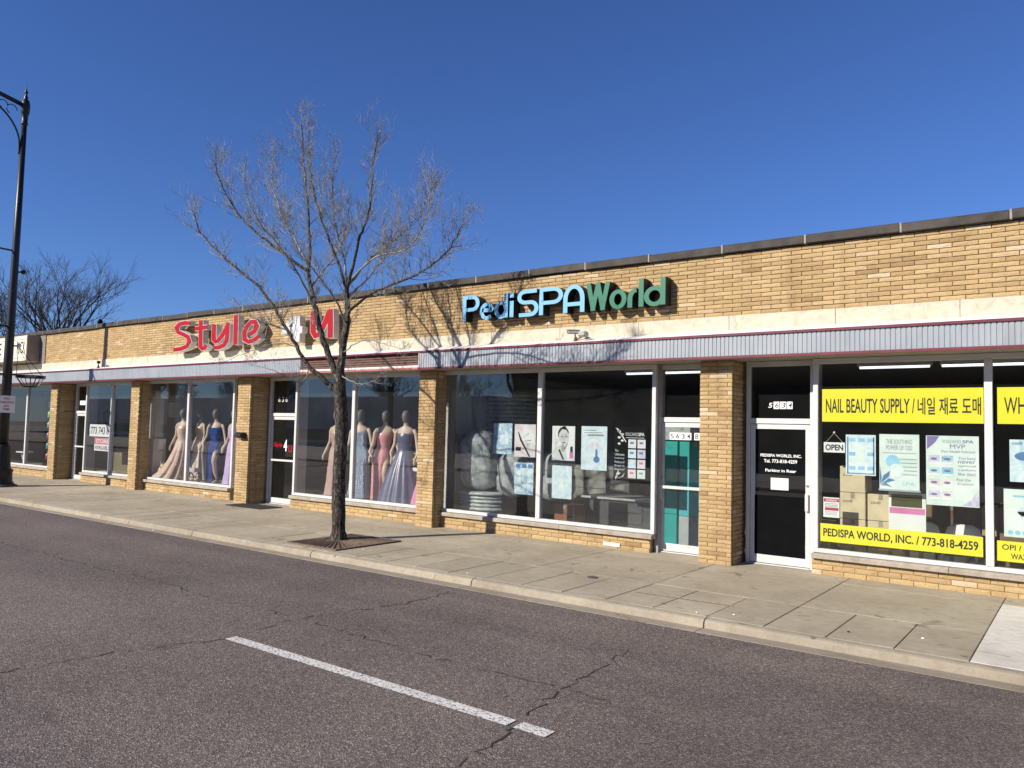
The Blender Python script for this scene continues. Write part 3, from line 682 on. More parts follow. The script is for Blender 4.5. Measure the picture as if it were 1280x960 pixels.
MB().tube([(-2.69, YP, 1.625), (-2.59, YP, 1.74)], .0025, 4).tube([(-2.49, YP, 1.625), (-2.59, YP, 1.74)], .0025, 4).ball((-2.59, YP, 1.745), .016, 8, 5).build('hanger', M('clear_suction_cup', (.5, .52, .5), .3), o)
o = panel('poster', 'pale blue poster with a grid of small pictures beside the OPEN sign', 'poster', -2.455, -2.115, 1.235, 1.725, PMIST)
flat(o, 'border', [rect(-2.44, -2.425, 1.25, 1.70), rect(-2.145, -2.13, 1.25, 1.70), rect(-2.44, -2.13, 1.25, 1.262)], INKB)
flat(o, 'picture', [rect(-2.42+.105*i, -2.345+.105*i, 1.64-.17*j, 1.685-.17*j) for i in range(3) for j in range(3) if (i, j) != (1, 1)], INKL); flat(o, 'picture', [rect(-2.335, -2.235, 1.40, 1.55)], PMINT)
o = panel('poster', 'white poster THE SOOTHING POWER OF CBD with blue circles and leaf', 'poster', -2.075, -1.645, 1.09, 1.74, PMINT)
text('THE SOOTHING', (-2.00, YP-.0015, 1.625), .28, .055, INKG, o); text('POWER OF CBD', (-2.00, YP-.0015, 1.555), .28, .055, INKG, o)
flat(o, 'circle', [ell(-1.93, 1.42, .075, .075)], INKL); flat(o, 'circle', [ell(-1.89, 1.31, .085, .085)], PMIST, YP-.002)
flat(o, 'leaf', [[(-2.07, 1.12), (-2.05, 1.22), (-2.07, 1.36)], [(-2.06, 1.15), (-1.97, 1.24), (-1.955, 1.31), (-2.03, 1.25)], [(-2.06, 1.14), (-1.95, 1.18), (-1.90, 1.20), (-1.97, 1.22)], [(-2.06, 1.13), (-1.99, 1.13), (-1.93, 1.11), (-2.00, 1.16)]], INKB, YP-.0025)
flat(o, 'text_lines', [rect(-1.86+.01*i, -1.67, 1.445-.045*i, 1.453-.045*i) for i in range(5)]+[rect(-2.04, -1.68, 1.515, 1.522)], INKG); text('SPA', (-1.83, YP-.0015, 1.14), .14, .045, INKL, o)
MB().box(-2.085, -1.635, YP-.002, YP+.006, 1.068, 1.09).build('bottom_rail', M('clear_rail', (.35, .42, .46), .3), o)
o = panel('poster', 'tall white VOLCANO SPA MVP poster with eight product pictures', 'poster', -1.575, -1.045, .94, 1.735, PMINT)
text('VOLCANO', (-1.41, YP-.0015, 1.655), .19, .035, INKG, o); text('SPA', (-1.205, YP-.0015, 1.655), .11, .035, INKV, o, bold=.02); text('MVP', (-1.33, YP-.0015, 1.59), .15, .05, INKV, o)
text('Most Valuable Pedicures!', (-1.42, YP-.0015, 1.545), .34, .028, INKV, o)
flat(o, 'flower', [[(-1.565, 1.73), (-1.44, 1.73), (-1.48, 1.66), (-1.54, 1.60), (-1.565, 1.58)]], INKV); flat(o, 'flower', [[(-1.05, .95), (-1.22, .95), (-1.12, 1.02), (-1.09, 1.08), (-1.05, 1.14)]], PLILAC)
for i in range(2):
    for j in range(4):
        x = -1.55+.135*i; z = 1.41-.135*j
        flat(o, 'picture', [rect(x, x+.115, z, z+.10)], (PLILAC, PBLUE2, PBLUE, INKL, PPINK, PPINK, PLILAC, PPINK)[j*2+i])
        flat(o, 'picture', [ell(x+.055, z+.06, .035, .015, 10)], INKV, YP-.0022); flat(o, 'picture', [rect(x, x+.115, z, z+.025)], PAPER, YP-.0022)
for j, s in enumerate(('You have', 'never', 'experienced', 'a pedicure', 'like this!')): text(s, (-1.25, YP-.0015, 1.47-.045*j), .17, .032, INKV, o)
text('Feel the', (-1.27, YP-.0015, 1.225), .14, .035, INKG, o, shear=.2); text('Eruption!', (-1.26, YP-.0015, 1.175), .16, .035, INKG, o, shear=.2)
o = panel('poster', 'light blue poster with bubbles in the upper part of the cut off right window', 'poster', -.755, -.35, 1.25, 1.71, PBLUE)
text('codi', (-.735, YP-.0015, 1.655), .10, .035, INKB, o, bold=.02); flat(o, 'bubble', [ell(-.60, 1.53, .11, .05)], INKB); flat(o, 'bubble', [ell(-.56, 1.38, .06, .03)], PMIST)
o = panel('poster', 'white poster with a blue gem heart low in the cut off right window', 'poster', -.815, -.40, .65, 1.17, PMINT)
flat(o, 'heading', [rect(-.73, -.5, 1.085, 1.105)], INKL); flat(o, 'heart', [ell(-.61, .93, .08, .055, 9), [(-.70, .93), (-.52, .93), (-.60, .80)]], PBLUE2); flat(o, 'badge', [ell(-.755, .70, .025, .025, 12), ell(-.69, .70, .025, .025, 12), ell(-.62, .70, .025, .025, 12)], INKL)
o = panel('warning_notice', 'small white and red warning notice low beside the black door', 'notice', -2.72, -2.53, .70, .945, PAPER)
flat(o, 'band', [rect(-2.715, -2.535, .89, .93), rect(-2.70, -2.54, .785, .82)], INKR); flat(o, 'text_lines', [rect(-2.70, -2.55, .865-.018*i, .872-.018*i) for i in range(3)]+[rect(-2.70, -2.56, .765-.018*i, .77-.018*i) for i in range(3)], INKG); text('WARNING', (-2.69, YP-.002, .897), .13, .025, PAPER, o, bold=.02)

# posters in the middle window
o = panel('poster', 'mottled blue poster nearest the brick pier in the middle window', 'poster', -7.94, -7.56, 1.285, 1.785, PBLUE2)
flat(o, 'picture', [rect(-7.80, -7.63, 1.44, 1.60)], PMIST)
o = panel('poster', 'pink and white poster of a dark stemmed flower', 'poster', -7.51, -7.095, 1.255, 1.775, PPINK)
flat(o, 'petals', [arc(-7.27, 1.55, .16, .15, 100-12*i, 112-12*i, 3)+[(-7.40, 1.50)] for i in range(12)], PAPER); flat(o, 'stem', [[(-7.44, 1.64), (-7.40, 1.52), (-7.22, 1.26), (-7.19, 1.26), (-7.37, 1.54), (-7.43, 1.66)], [(-7.41, 1.52), (-7.37, 1.545), (-7.22, 1.64), (-7.23, 1.625)], [(-7.41, 1.5), (-7.38, 1.5), (-7.18, 1.53), (-7.18, 1.52)]], INK, YP-.002); flat(o, 'badge', [rect(-7.48, -7.38, 1.35, 1.41)], INK)
o = panel('poster', 'blue and white poster with bubbles under the flower poster', 'poster', -7.50, -7.125, .66, 1.165, PBLUE2)
flat(o, 'bubble', [ell(-7.40+.10*(i % 3), .78+.11*(i//3), .045, .045, 12) for i in range(9)], PMIST); flat(o, 'heading', [rect(-7.47+.12*i, -7.38+.12*i, 1.08, 1.14) for i in range(3)], INKB)
o = panel('poster', 'black and white portrait poster of a woman with a bottle of pink polish', 'poster', -6.78, -6.365, 1.23, 1.76, PAPER)
PG = M('poster_grey', (.42, .42, .43), .6, .1); PL = M('poster_light', (.66, .66, .66), .6, .06)
flat(o, 'shoulder', [[(-6.74, 1.235), (-6.76, 1.33), (-6.70, 1.42), (-6.62, 1.46), (-6.53, 1.40), (-6.50, 1.235)]], PL); flat(o, 'hair', [ell(-6.575, 1.64, .10, .11), ell(-6.56, 1.74, .035, .018)], INK, YP-.0018)
flat(o, 'face', [[(-6.655, 1.64), (-6.65, 1.56), (-6.60, 1.475), (-6.55, 1.455), (-6.50, 1.49), (-6.475, 1.57), (-6.475, 1.64), (-6.52, 1.70), (-6.60, 1.71)]], PL, YP-.0022)
flat(o, 'features', [[(-6.63, 1.615), (-6.58, 1.63), (-6.58, 1.622)], [(-6.54, 1.63), (-6.49, 1.615), (-6.54, 1.622)], ell(-6.605, 1.595, .022, .007, 8), ell(-6.515, 1.595, .022, .007, 8), ell(-6.56, 1.505, .026, .009, 8), [(-6.565, 1.545), (-6.545, 1.545), (-6.555, 1.552)]], INK, YP-.0026)
flat(o, 'hand', [[(-6.62, 1.38), (-6.60, 1.47), (-6.575, 1.50), (-6.56, 1.46), (-6.54, 1.40), (-6.58, 1.36)], [(-6.56, 1.42), (-6.50, 1.50), (-6.49, 1.49), (-6.54, 1.40)]], PG, YP-.0024); flat(o, 'hair', [[(-6.66, 1.38), (-6.64, 1.41), (-6.55, 1.24), (-6.58, 1.24)]], INK, YP-.002)
flat(o, 'polish_cap', [rect(-6.445, -6.40, 1.36, 1.45)], INK, YP-.002); flat(o, 'polish_bottle', [rect(-6.455, -6.39, 1.27, 1.36)], INKP, YP-.002)
o = panel('poster', 'pale blue poster with a small picture under the portrait poster', 'poster', -6.77, -6.41, .645, 1.15, PBLUE); flat(o, 'picture', [rect(-6.63, -6.54, .80, .98)], PMINT)
o = panel('poster', 'tall pale blue poster with pink flasks and grey writing', 'poster', -6.25, -5.805, 1.11, 1.765, PMIST)
flat(o, 'text_lines', [rect(-6.2, -6.0, 1.70, 1.712), rect(-6.2, -5.88, 1.665, 1.675), rect(-6.14, -5.86, 1.62, 1.645)], INKG); flat(o, 'flask', [ell(-6.07, 1.48, .04, .045, 12), ell(-5.98, 1.47, .035, .05, 12)], PPINK); flat(o, 'flask', [ell(-5.98, 1.27, .055, .05, 12), rect(-6.0, -5.965, 1.31, 1.42)], INKB); flat(o, 'base', [rect(-6.24, -5.815, 1.12, 1.18)], PBLUE, YP-.0013)
o = panel('poster', 'black VOLCANO SPA poster with eight white product squares', 'poster', -5.69, -5.16, .98, 1.77, BLACKM)
text('VOLCANO', (-5.50, YP-.0015, 1.635), .20, .05, PAPER, o); text('SPA', (-5.29, YP-.0015, 1.635), .10, .05, PAPER, o, bold=.03); flat(o, 'rule', [rect(-5.49, -5.19, 1.605, 1.612)], PAPER)
for i in range(2):
    for j in range(4):
        x = -5.45+.15*i; z = 1.46-.145*j; flat(o, 'picture', [rect(x, x+.128, z, z+.125)], (PAPER, PAPER, PMIST, PLILAC, PBLUE, PPINK, PPINK, PMINT)[j*2+i]); flat(o, 'picture', [rect(x+.03, x+.09, z+.06, z+.09)], (INKB, INKV, INKB, INKV, PAPER, INKP, INKP, INKG)[j*2+i], YP-.002)
for j, s in enumerate(('The', 'Ultimate', 'Luxury', 'Pedicure!', 'Erupt in', 'Elegance!')): text(s, (-5.67, YP-.0015, 1.40-.055*j), .06 if j == 0 else .16, .034, PAPER, o)
flat(o, 'flower', [ell(-5.60+.05*(i % 2), 1.70-.045*i, .032-.002*i, .018, 6) for i in range(5)]+[[(-5.66, 1.75), (-5.62, 1.74), (-5.48, 1.55), (-5.49, 1.54)]], PAPER); flat(o, 'flower', [[(-5.67, 1.02), (-5.60, 1.10), (-5.57, 1.09)], [(-5.66, 1.0), (-5.55, 1.04), (-5.50, 1.10), (-5.53, 1.04)], [(-5.66, .99), (-5.62, 1.04), (-5.60, 1.14), (-5.64, 1.08)]], PAPER)

# for rent signs in the vacant shop window
o = panel('rent_sign', 'white sign with a black telephone number in the vacant shop window', 'sign', -21.78, -20.62, 1.235, 1.555, PAPER)
text('773 743 8', (-21.72, YP-.0015, 1.30), .98, .19, INK, o, bold=.01)
o = panel('rent_sign', 'red and white STORE AVAILABLE sign under the telephone number sign', 'sign', -21.48, -20.62, .86, 1.20, PAPER)
flat(o, 'band', [rect(-21.475, -20.625, 1.03, 1.195)], M('washed_red', (.60, .16, .20), .6, .1)); text('STORE', (-21.40, YP-.002, 1.065), .68, .10, PAPER, o, bold=.01); text('AVAILABLE', (-21.44, YP-.0015, .89), .78, .11, INK, o, bold=.01)
o = panel('number_plate', 'pale house number plate in the transom of the vacant shop', 'sign', -22.80, -22.48, 2.08, 2.20, PMINT, y=.47-.004, t=.004)
flat(o, 'digit', [rect(-22.70, -22.66, 2.10, 2.18), rect(-22.60, -22.55, 2.10, 2.18)], PG, .47-.0055)

# writing on the doors
y = .42-.0025+.006
for s, x, w, z, h in (('PEDISPA WORLD, INC.', -3.555, .53, 1.405, .045), ('Tel. 773-818-4259', -3.51, .43, 1.335, .045), ('Parking in Rear', -3.49, .40, 1.205, .05)): text(s, (x, y, z), w, h, PAPER, D4, bold=.018)
MB().box(-3.625, -2.985, .414, .4245, .10, .905).build('kick_panel', BLACKM, D4)
o = panel('paper_notice', 'white paper notice taped on the black door', 'notice', -3.42, -3.19, .985, 1.14, PAPER, y=.428); flat(o, 'text_lines', [rect(-3.39, -3.22, 1.10-.022*i, 1.104-.022*i) for i in range(5)], PL, .4275)
for i, c in enumerate('5634'):
    if i: MB().box(-3.47+.085*i, -3.395+.085*i, .4225, .4255, 2.04, 2.135).build('number_plate', PAPER, D4)
    text(c, (-3.455+.085*i, .4215, 2.055), .048, .065, INK if i else PAPER, D4, 'digit', bold=.01, shear=.2)
for i, c in enumerate('5634B'):
    x = -4.86+.083*i+(.04 if c == 'B' else 0)
    MB().box(x, x+.078, .4225, .4255, 1.60, 1.70).build('number_plate', PAPER, DB); text(c, (x+.015, .4215, 1.615), .048, .07, INK, DB, 'digit', bold=.015)
for i, c in enumerate('636'): text(c, (-13.90+.12*i, .4715, 2.15), .07, .11, GREYRET, D3, 'digit', bold=.01)
text('Style', (-14.0, .4715, 1.17), .28, .13, RED, D3, 'logo', bold=.02, shear=.2); text('4', (-13.66, .4715, 1.12), .11, .24, PAPER, D3, 'logo', bold=.03); text('U', (-13.50, .4715, 1.10), .12, .15, RED, D3, 'logo', bold=.02)

# ------------------------------------------------------------------ shop fittings: boxes, wraps, counter, tubs
def carton(name, label, x0, x1, y0, y1, z0, z1, mat, group=None, word=None):
    o = empty(name, label, 'box', group, loc=(0, 0, 0))
    mb = MB().box(x0, x1, y0, y1, z0, z1); mb.build('body', mat, o, False, .006)
    MB().box((x0+x1)/2-.025, (x0+x1)/2+.025, y0-.0015, y0-.0005, z1-.07, z1-.004).box((x0+x1)/2-.025, (x0+x1)/2+.025, y0, y1, z1+.0005, z1+.0015).build('tape', M('parcel_tape', (.34, .30, .24), .5), o)
    if word: text(word, (x0+.05*(x1-x0)+.02, y0-.002, z1-.12), .11, .04, INK, o, shear=.2)
    return o
TEALS = ['teal carton topmost in the left stack behind the white door', 'teal carton second from top in the left stack behind the door', 'teal carton third from top in the left stack behind the door', 'teal carton at the floor of the left stack behind the door']
z = .012
for k in range(4):
    h = (.48, .34, .30, .44)[k]; carton('carton', TEALS[3-k], -5.42, -4.98, .95, 1.35, z, z+h-.004, TEAL, 'cartons behind the white door'); z += h
z = .012
TR = ['pale grey carton at the floor of the right stack behind the door', 'light teal carton above the grey carton in the right stack', 'teal carton third up in the right stack behind the door', 'dark teal carton topmost in the right stack behind the door']
for k in range(4):
    h = (.46, .36, .34, .40)[k]; carton('carton', TR[k], -4.96, -4.45, .97, 1.40, z, z+h-.004, (M('grey_carton', (.42, .45, .46), .7), TEALL, TEALL, TEAL)[k], 'cartons behind the white door'); z += h
carton('carton', 'long pale grey carton on top of the teal stacks behind the door', -5.35, -4.5, .98, 1.36, 1.585, 1.80, M('grey_carton', (.42, .45, .46), .7))
z = .012
CB = ['beige carton at the floor of the stack under the pale blue poster', 'beige carton second up in the stack under the pale blue poster', 'beige carton third up in the stack under the pale blue poster', 'beige carton topmost in the stack under the pale blue poster']
for k in range(4): carton('carton', CB[k], -2.60, -2.30, .60, .95, z, z+.325, CARDB, 'beige cartons in the supply shop', 'codi'); z += .33
z = .012
CB2 = ['beige carton at the floor of the stack under the CBD poster', 'beige carton second up in the stack under the CBD poster', 'beige carton topmost in the stack under the CBD poster']
for k in range(3): carton('carton', CB2[k], -2.28, -1.98, .62, .97, z, z+.325, CARDB, 'beige cartons in the supply shop', 'codi'); z += .33
for i, (x0, x1, y0, z0, z1, mt, lb) in enumerate([(-2.15, -1.85, .50, .012, .34, CARDB, 'beige carton on the floor right of the codi stacks'), (-1.80, -1.55, .55, .012, .35, PAPER, 'white carton low under the phone number strip, left one'), (-1.50, -1.22, .58, .012, .34, PAPER, 'white carton low under the phone number strip, right one'),
        (-1.18, -.98, .55, .012, .30, CARDB, 'beige carton in the window corner by the mullion'), (-2.7, -2.0, 2.6, .012, .75, CARDD, 'brown carton deep in the shop behind the codi stacks'), (-1.95, -1.3, 2.6, .012, .78, CARDD, 'brown carton deep in the shop, middle of the row'), (-1.25, -1.08, 2.55, .40, .80, CARD, 'narrow tan carton between the dark brown cartons'),
        (-1.05, -.4, 2.6, .012, .85, CARDD, 'brown carton deep in the shop behind the mullion'), (-.80, -.48, .7, .012, .45, CARD, 'tan carton low in the cut off right window'), (-2.95, -2.72, .55, .012, .60, CARDB, 'beige carton standing behind the warning notice')]):
    carton('carton', lb, x0, x1, y0, y0+.4, z0, z1, mt)
def tub(x, y, lb):
    o = empty('plastic_chair', lb, 'chair', 'white plastic chairs behind the yellow strip')
    MB().loft([(x, y+.16, .40, .20, .02), (x, y+.20, .55, .20, .02), (x, y+.22, .64, .17, .02), (x, y+.225, .68, .10, .018)], 18).build('backrest', WHITE, o, True)
    MB().box(x-.20, x+.20, y-.18, y+.18, .37, .40).build('seat', WHITE, o, False, .015)
    for sx in (-1, 1):
        for sy in (-1, 1): MB().tube([(x+sx*.20, y+sy*.18, .012), (x+sx*.17, y+sy*.15, .37)], .017, 6).build('leg', WHITE, o)
tub(-1.72, .72, 'white plastic chair behind the phone number strip, left of the pair'); tub(-1.28, .72, 'white plastic chair behind the phone number strip by the mullion')
o = empty('display_card', 'white and pink display card standing under the CBD poster', 'display', loc=(0.02, -.08, 0)); MB().box(-2.02, -1.62, .50, .51, .55, 1.05).build('board', PAPER, o); flat(o, 'band', [rect(-2.01, -1.63, .80, .87)], INKP, .4985); flat(o, 'window', [rect(-1.99, -1.66, .88, 1.03)], M('olive_dark', (.07, .07, .02), .5), .4985)
# stacks of wrapped goods in the middle window
def wrapped_stack(x0, x1, y0, y1, z0, z1, n, lb, seed):
    rnd = random.Random(seed); o = empty('wrapped_stack', lb, 'stack'); h = (z1-z0)/n
    for k in range(n):
        a, b, c = (rnd.uniform(-.02, .02) for _ in range(3)); mb = MB()
        mb.loft([((x0+x1)/2+a, (y0+y1)/2+b, z0+k*h+.004, (x1-x0)/2*.95, (y1-y0)/2*.95), ((x0+x1)/2+a, (y0+y1)/2+b, z0+k*h+h*.45, (x1-x0)/2*1.02, (y1-y0)/2*1.02), ((x0+x1)/2+a, (y0+y1)/2+b, z0+(k+1)*h-.002, (x1-x0)/2*.9, (y1-y0)/2*.9)], 14, 0, 5, .02)
        mb.build('tray', M('grey_wrapped_tray', (.44, .47, .47), .28, .3, 11, .6, 30), o, True)
wrapped_stack(-9.15, -8.12, .62, 1.30, .012, .60, 9, 'low stack of grey wrapped trays at the left pane by the brick pier', 3)
wrapped_stack(-9.15, -8.15, 1.35, 2.1, 1.60, 2.35, 10, 'tall upper stack of dim wrapped trays at the back of the left pane', 4)
carton('carton', 'dark carton under the upper stack of wrapped trays', -9.15, -8.15, 1.4, 2.1, .012, 1.595, CARDD)
def bundle(x, y, z0, z1, rx, ry, lb, seed):
    rnd = random.Random(seed); o = empty('wrapped_chair', lb, 'wrapped goods', 'bubble wrapped furniture in the middle window'); secs = []
    for i in range(13):
        t = i/12; q = (1-(2*t-1)**6)**.5 if 0 < t < 1 else .25
        secs.append((x+rnd.uniform(-.02, .02), y, z0+(z1-z0)*t, rx*q*rnd.uniform(.93, 1.07), ry*q, 1))
    MB().loft(secs, 22, 0, 6, .05, True, seed).build('wrap', WRAP, o, True)
    if z0 < .58: MB().box(x-rx*.6, x+rx*.6, y-ry*.4, y+ry*.4, .012, z0+.05).build('stand', BLACKM, o)
bundle(-8.72, .90, .60, 1.68, .36, .26, 'large bubble wrapped piece left of the posters', 5); bundle(-7.95, .95, .52, 1.32, .34, .26, 'shorter bubble wrapped piece under the mottled blue poster', 6); bundle(-7.2, 1.1, .5, 1.35, .32, .26, 'bubble wrapped piece half hidden by the window mullion', 8)
o = empty('copper_rod', 'thin brass pipe standing among the wrapped goods', 'pipe'); MB().tube([(-9.13, .75, .30), (-9.13, .75, 1.78), (-9.22, .75, 1.80)], .014, 8).build('rod', M('brass', (.45, .30, .12), .35, .1, 6, 0, 60, .7), o)
carton('carton', 'reddish brown carton on the floor behind the middle window glass', -7.05, -6.68, .8, 1.15, .012, .50, M('terracotta_carton', (.33, .14, .07), .8))
o = empty('counter', 'dark shop counter with a pale edge behind the black poster', 'counter')
MB().box(-6.75, -5.55, 1.25, 1.9, .012, .60).build('base', M('dark_laminate', (.075, .078, .085), .5), o); MB().box(-6.80, -5.50, 1.2, 1.95, .601, .635).build('worktop', M('pale_worktop', (.50, .51, .52), .4), o, False, .004)
for k in range(3): MB().box(-6.30, -5.70, 1.238, 1.2495, .08+.17*k, .22+.17*k).build('drawer', M('dark_drawer', (.10, .105, .11), .5), o, False, .004)
for i in range(3):
    for k in range(4):
        carton('carton', ['grey carton at the floor', 'grey carton second up', 'grey carton third up', 'grey carton on top'][k]+[' of the stack behind the portrait poster', ' of the stack between portrait and flask posters', ' of the stack behind the flask poster'][i], -7.85+.46*i, -7.42+.46*i, 2.3, 2.7, .012+.33*k, .335+.33*k, M('grey_brown_carton', (.27, .265, .25), .8, .2), 'grey cartons stacked behind the counter')

# shelf of bottles in the far left shop
o = empty('bottle_shelf', 'dark shelf rack holding coloured bottles in the far left shop', 'shelf')
for k in range(6): MB().box(-25.9, -23.95, .85, 1.15, .40+.32*k, .425+.32*k).build('shelf_board', BLACKM, o)
for x in (-25.9, -23.97): MB().box(x, x+.02, .85, 1.15, .012, 2.3).build('upright', BLACKM, o)
BC = [M('magenta_bottle', (.35, .06, .16), .3), M('teal_bottle', (.05, .28, .32), .3), M('wine_bottle', (.30, .05, .10), .3), M('aqua_bottle', (.12, .38, .42), .3), M('lime_bottle', (.38, .42, .12), .3), M('white_blue_bottle', (.55, .62, .70), .3)]
BNM = ['magenta', 'teal', 'wine red', 'aqua', 'lime green', 'white and blue']
for k in range(6):
    for i in range(8):
        x = -25.75+.235*i; z = .426+.32*k
        b = empty('bottle', '%s %s bottle from the left on the dark shelf rack' % (('first', 'second', 'third', 'fourth', 'fifth', 'sixth', 'seventh', 'eighth')[i], BNM[k]), 'bottle', '%s bottles on the shelf rack' % BNM[k])
        MB().lathe(x, .95, [(.07, z), (.075, z+.02), (.075, z+.16), (.03, z+.20), (.028, z+.24)], 9).build('body', BC[k], b, True)
o = empty('white_stool', 'small white folding stool in the far left shop window', 'stool'); MB().tube([(-27.0, .7, .02), (-26.6, .7, .6)], .03, 6).tube([(-26.6, .7, .02), (-27.0, .7, .6)], .03, 6).build('legs', WHITE, o); MB().box(-27.05, -26.55, .55, .85, .60, .64).build('seat', WHITE, o)
carton('carton', 'olive brown carton low in the vacant shop window', -21.7, -20.8, .9, 1.3, .012, .80, M('olive_carton', (.20, .17, .09), .8))
o = empty('white_tray', 'low white tray lying in the vacant shop window', 'tray'); MB().box(-21.5, -20.7, .40, .60, .27, .31).build('tray', WHITE, o, False, .01); MB().box(-21.4, -20.8, .41, .59, .012, .268).build('support', BLACKM, o)
# ------------------------------------------------------------------ dressed mannequins
HEADDIM = M('dimmed_head_grey', (.17, .145, .125), .5, .05, 5)
def mannequin(x, y, label, mat, style, z0=.26, h=1.74, lean=0.0, arm=(.10, .16), seed=0, turn=0.0, group='mannequins in the dress shop windows'):
    o = empty('mannequin', label, 'mannequin', group, loc=(x, y, z0)); o.rotation_euler = (0, 0, turn)
    H = h/1.74; mb = MB()
    # head, neck, torso in one loft from the hips up
    S = [(0, 0, .84, .165, .12), (0, 0, .92, .155, .11), (lean*.2, 0, 1.02, .118, .085), (lean*.5, -.01, 1.14, .135, .10), (lean*.8, -.02, 1.24, .150, .115), (lean, -.005, 1.33, .165, .085), (lean, 0, 1.385, .17, .065),
         (lean, 0, 1.42, .10, .055), (lean, 0, 1.45, .05, .048), (lean, -.005, 1.50, .045, .046), (lean, -.015, 1.535, .055, .065), (lean, -.018, 1.60, .073, .092), (lean, -.012, 1.67, .074, .094), (lean, 0, 1.72, .05, .065), (lean, 0, 1.74, .012, .015)]
    mb.loft([(a, b, c*H, d, e) for a, b, c, d, e in S], 18)
    for s in (-1, 1):                                     # legs, feet, arms with hands
        ax = lean+s*.175
        mb.tube([(ax*.92, 0, 1.375*H), (ax+s*.035, .005, 1.30*H), (ax+s*arm[0]*.55, .015, 1.10*H), (ax+s*arm[0], -.04, .93*H), (ax+s*arm[1]*.8, -.09, .82*H), (ax+s*arm[1]*.85, -.10, .76*H), (ax+s*arm[1]*.8, -.105, .70*H)], [.035, .042, .036, .030, .020, .024, .008], 9)
        k = -.22 if (s == 1 and style == 'slit') else 0
        mb.tube([(s*.085, 0, .86*H), (s*.088, k*.5, .50*H), (s*.086, k*.4+.01, .44*H), (s*.085, k*.3+.02, .28*H), (s*.084, .03, .09*H), (s*.086, -.02, .035), (s*.088, -.12, .018)], [.085, .058, .05, .05, .032, .034, .016], 10)
    mb.build('body', SKIN, o, True)
    hd = MB().loft([(lean, -.010, 1.505*H, .050, .050), (lean, -.016, 1.54*H, .060, .070), (lean, -.016, 1.60*H, .078, .097), (lean, -.010, 1.67*H, .079, .099), (lean, 0, 1.722*H, .056, .071), (lean, 0, 1.75*H, .012, .015)], 16).build('head_dim_shell', HEADDIM, o, True)  # dark shell added over the head so it fades behind the glass reflections
    top = [(lean*.15, 0, .93, .165, .122, .1), (lean*.3, 0, 1.03, .127, .094, .1), (lean*.6, -.01, 1.14, .144, .11, .1), (lean*.85, -.02, 1.235, .158, .125, .1), (lean*.95, -.01, 1.30, .163, .105, .1)]
    if style == 'column': low = [(.02, -.02, .02, .25, .21, 1), (0, 0, .30, .21, .18, .9), (0, 0, .60, .195, .16, .5), (0, 0, .84, .185, .135, .2)]; pl, am = 13, .04
    elif style == 'slit': low = [(-.05, .03, .02, .17, .13, 1), (-.05, .03, .35, .165, .13, .8), (-.03, .01, .62, .18, .14, .6), (0, 0, .84, .18, .135, .4)]; pl, am = 9, .07
    elif style == 'tulle': low = [(0, .02, .02, .50, .40, 1), (0, .02, .30, .42, .34, 1), (0, 0, .62, .29, .24, .8), (0, 0, .86, .19, .15, .3)]; pl, am = 17, .05
    elif style == 'train': low = [(-.42, 0, .015, .52, .30, 1), (-.25, .0, .18, .38, .26, 1), (-.10, 0, .45, .27, .21, 1), (-.03, 0, .70, .21, .165, .6), (0, 0, .87, .18, .135, .2)]; pl, am = 11, .07
    else: low = [(.05, 0, .02, .36, .30, 1), (.02, 0, .35, .27, .23, 1), (0, 0, .66, .205, .17, .6), (0, 0, .86, .18, .135, .2)]; pl, am = 12, .07
    dm = MB().loft([(a, b, c*H, d, e, w) for a, b, c, d, e, w in low+top], 72, 0, pl, am, False, seed)
    if style == 'slit':                                   # open the skirt over the front leg
        keep = [f for f in dm.f if not (max(dm.v[i][2] for i in f) < .70*H and all(.02 < dm.v[i][0] < .15 and dm.v[i][1] < 0 for i in f))]
        dm.f = keep; dm.m = [0]*len(keep)
    dm.build('dress', mat, o, True)
    return o
SAT = lambda n, c: M(n, c, .33, .12, 9, .35, 9, 0, .5)
mannequin(-17.98, .74, 'mannequin in a rose beige satin gown with a long train beside the mullion', SAT('rose_beige_satin', (0.74, .54, .44)), 'train', seed=1, lean=.02, turn=.25)
mannequin(-17.80, 1.12, 'mannequin in a champagne gown with a full flowing skirt', SAT('champagne_satin', (0.80, .64, .52)), 'flow', seed=2, arm=(.08, .10), turn=-.2)
mannequin(-16.70, .80, 'mannequin in a royal blue sequin gown with a thigh slit', sequin_mat('blue_sequins', (.015, .09, .50)), 'slit', seed=3, lean=.03, arm=(.14, .10), turn=.35)
mannequin(-15.98, .85, 'mannequin in a lilac satin gown at the right of the Style window', SAT('lilac_satin', (0.62, .46, .78)), 'column', seed=4)
mannequin(-12.42, .85, 'mannequin in a dusty pink gown half hidden behind the tree trunk', SAT('dusty_pink_satin', (.55, .36, .33)), 'column', seed=5)
mannequin(-11.66, .80, 'mannequin in a pale blue floral lace gown', sequin_mat('pale_blue_lace', (.55, .72, .90)), 'column', seed=6, arm=(.13, .12), lean=-.02, turn=.3)
mannequin(-11.06, .82, 'mannequin in a rose pink satin gown with a leg slit', SAT('rose_pink_satin', (0.76, .36, .37)), 'slit', seed=7, lean=.04, arm=(.12, .05), turn=.45)
mannequin(-10.50, .84, 'mannequin in a slate blue tulle ball gown', SAT('slate_blue_tulle', (0.12, .13, .22)), 'tulle', seed=8, arm=(.11, .08), lean=.02, turn=.3)
mannequin(-9.74, .90, 'mannequin in a bright pink tulle gown at the brick pier', SAT('bright_pink_tulle', (.70, .28, .44)), 'tulle', seed=9)
o = empty('display_column', 'tall white wooden column at the left of the Style window', 'column'); cx, cy = -18.98, .64
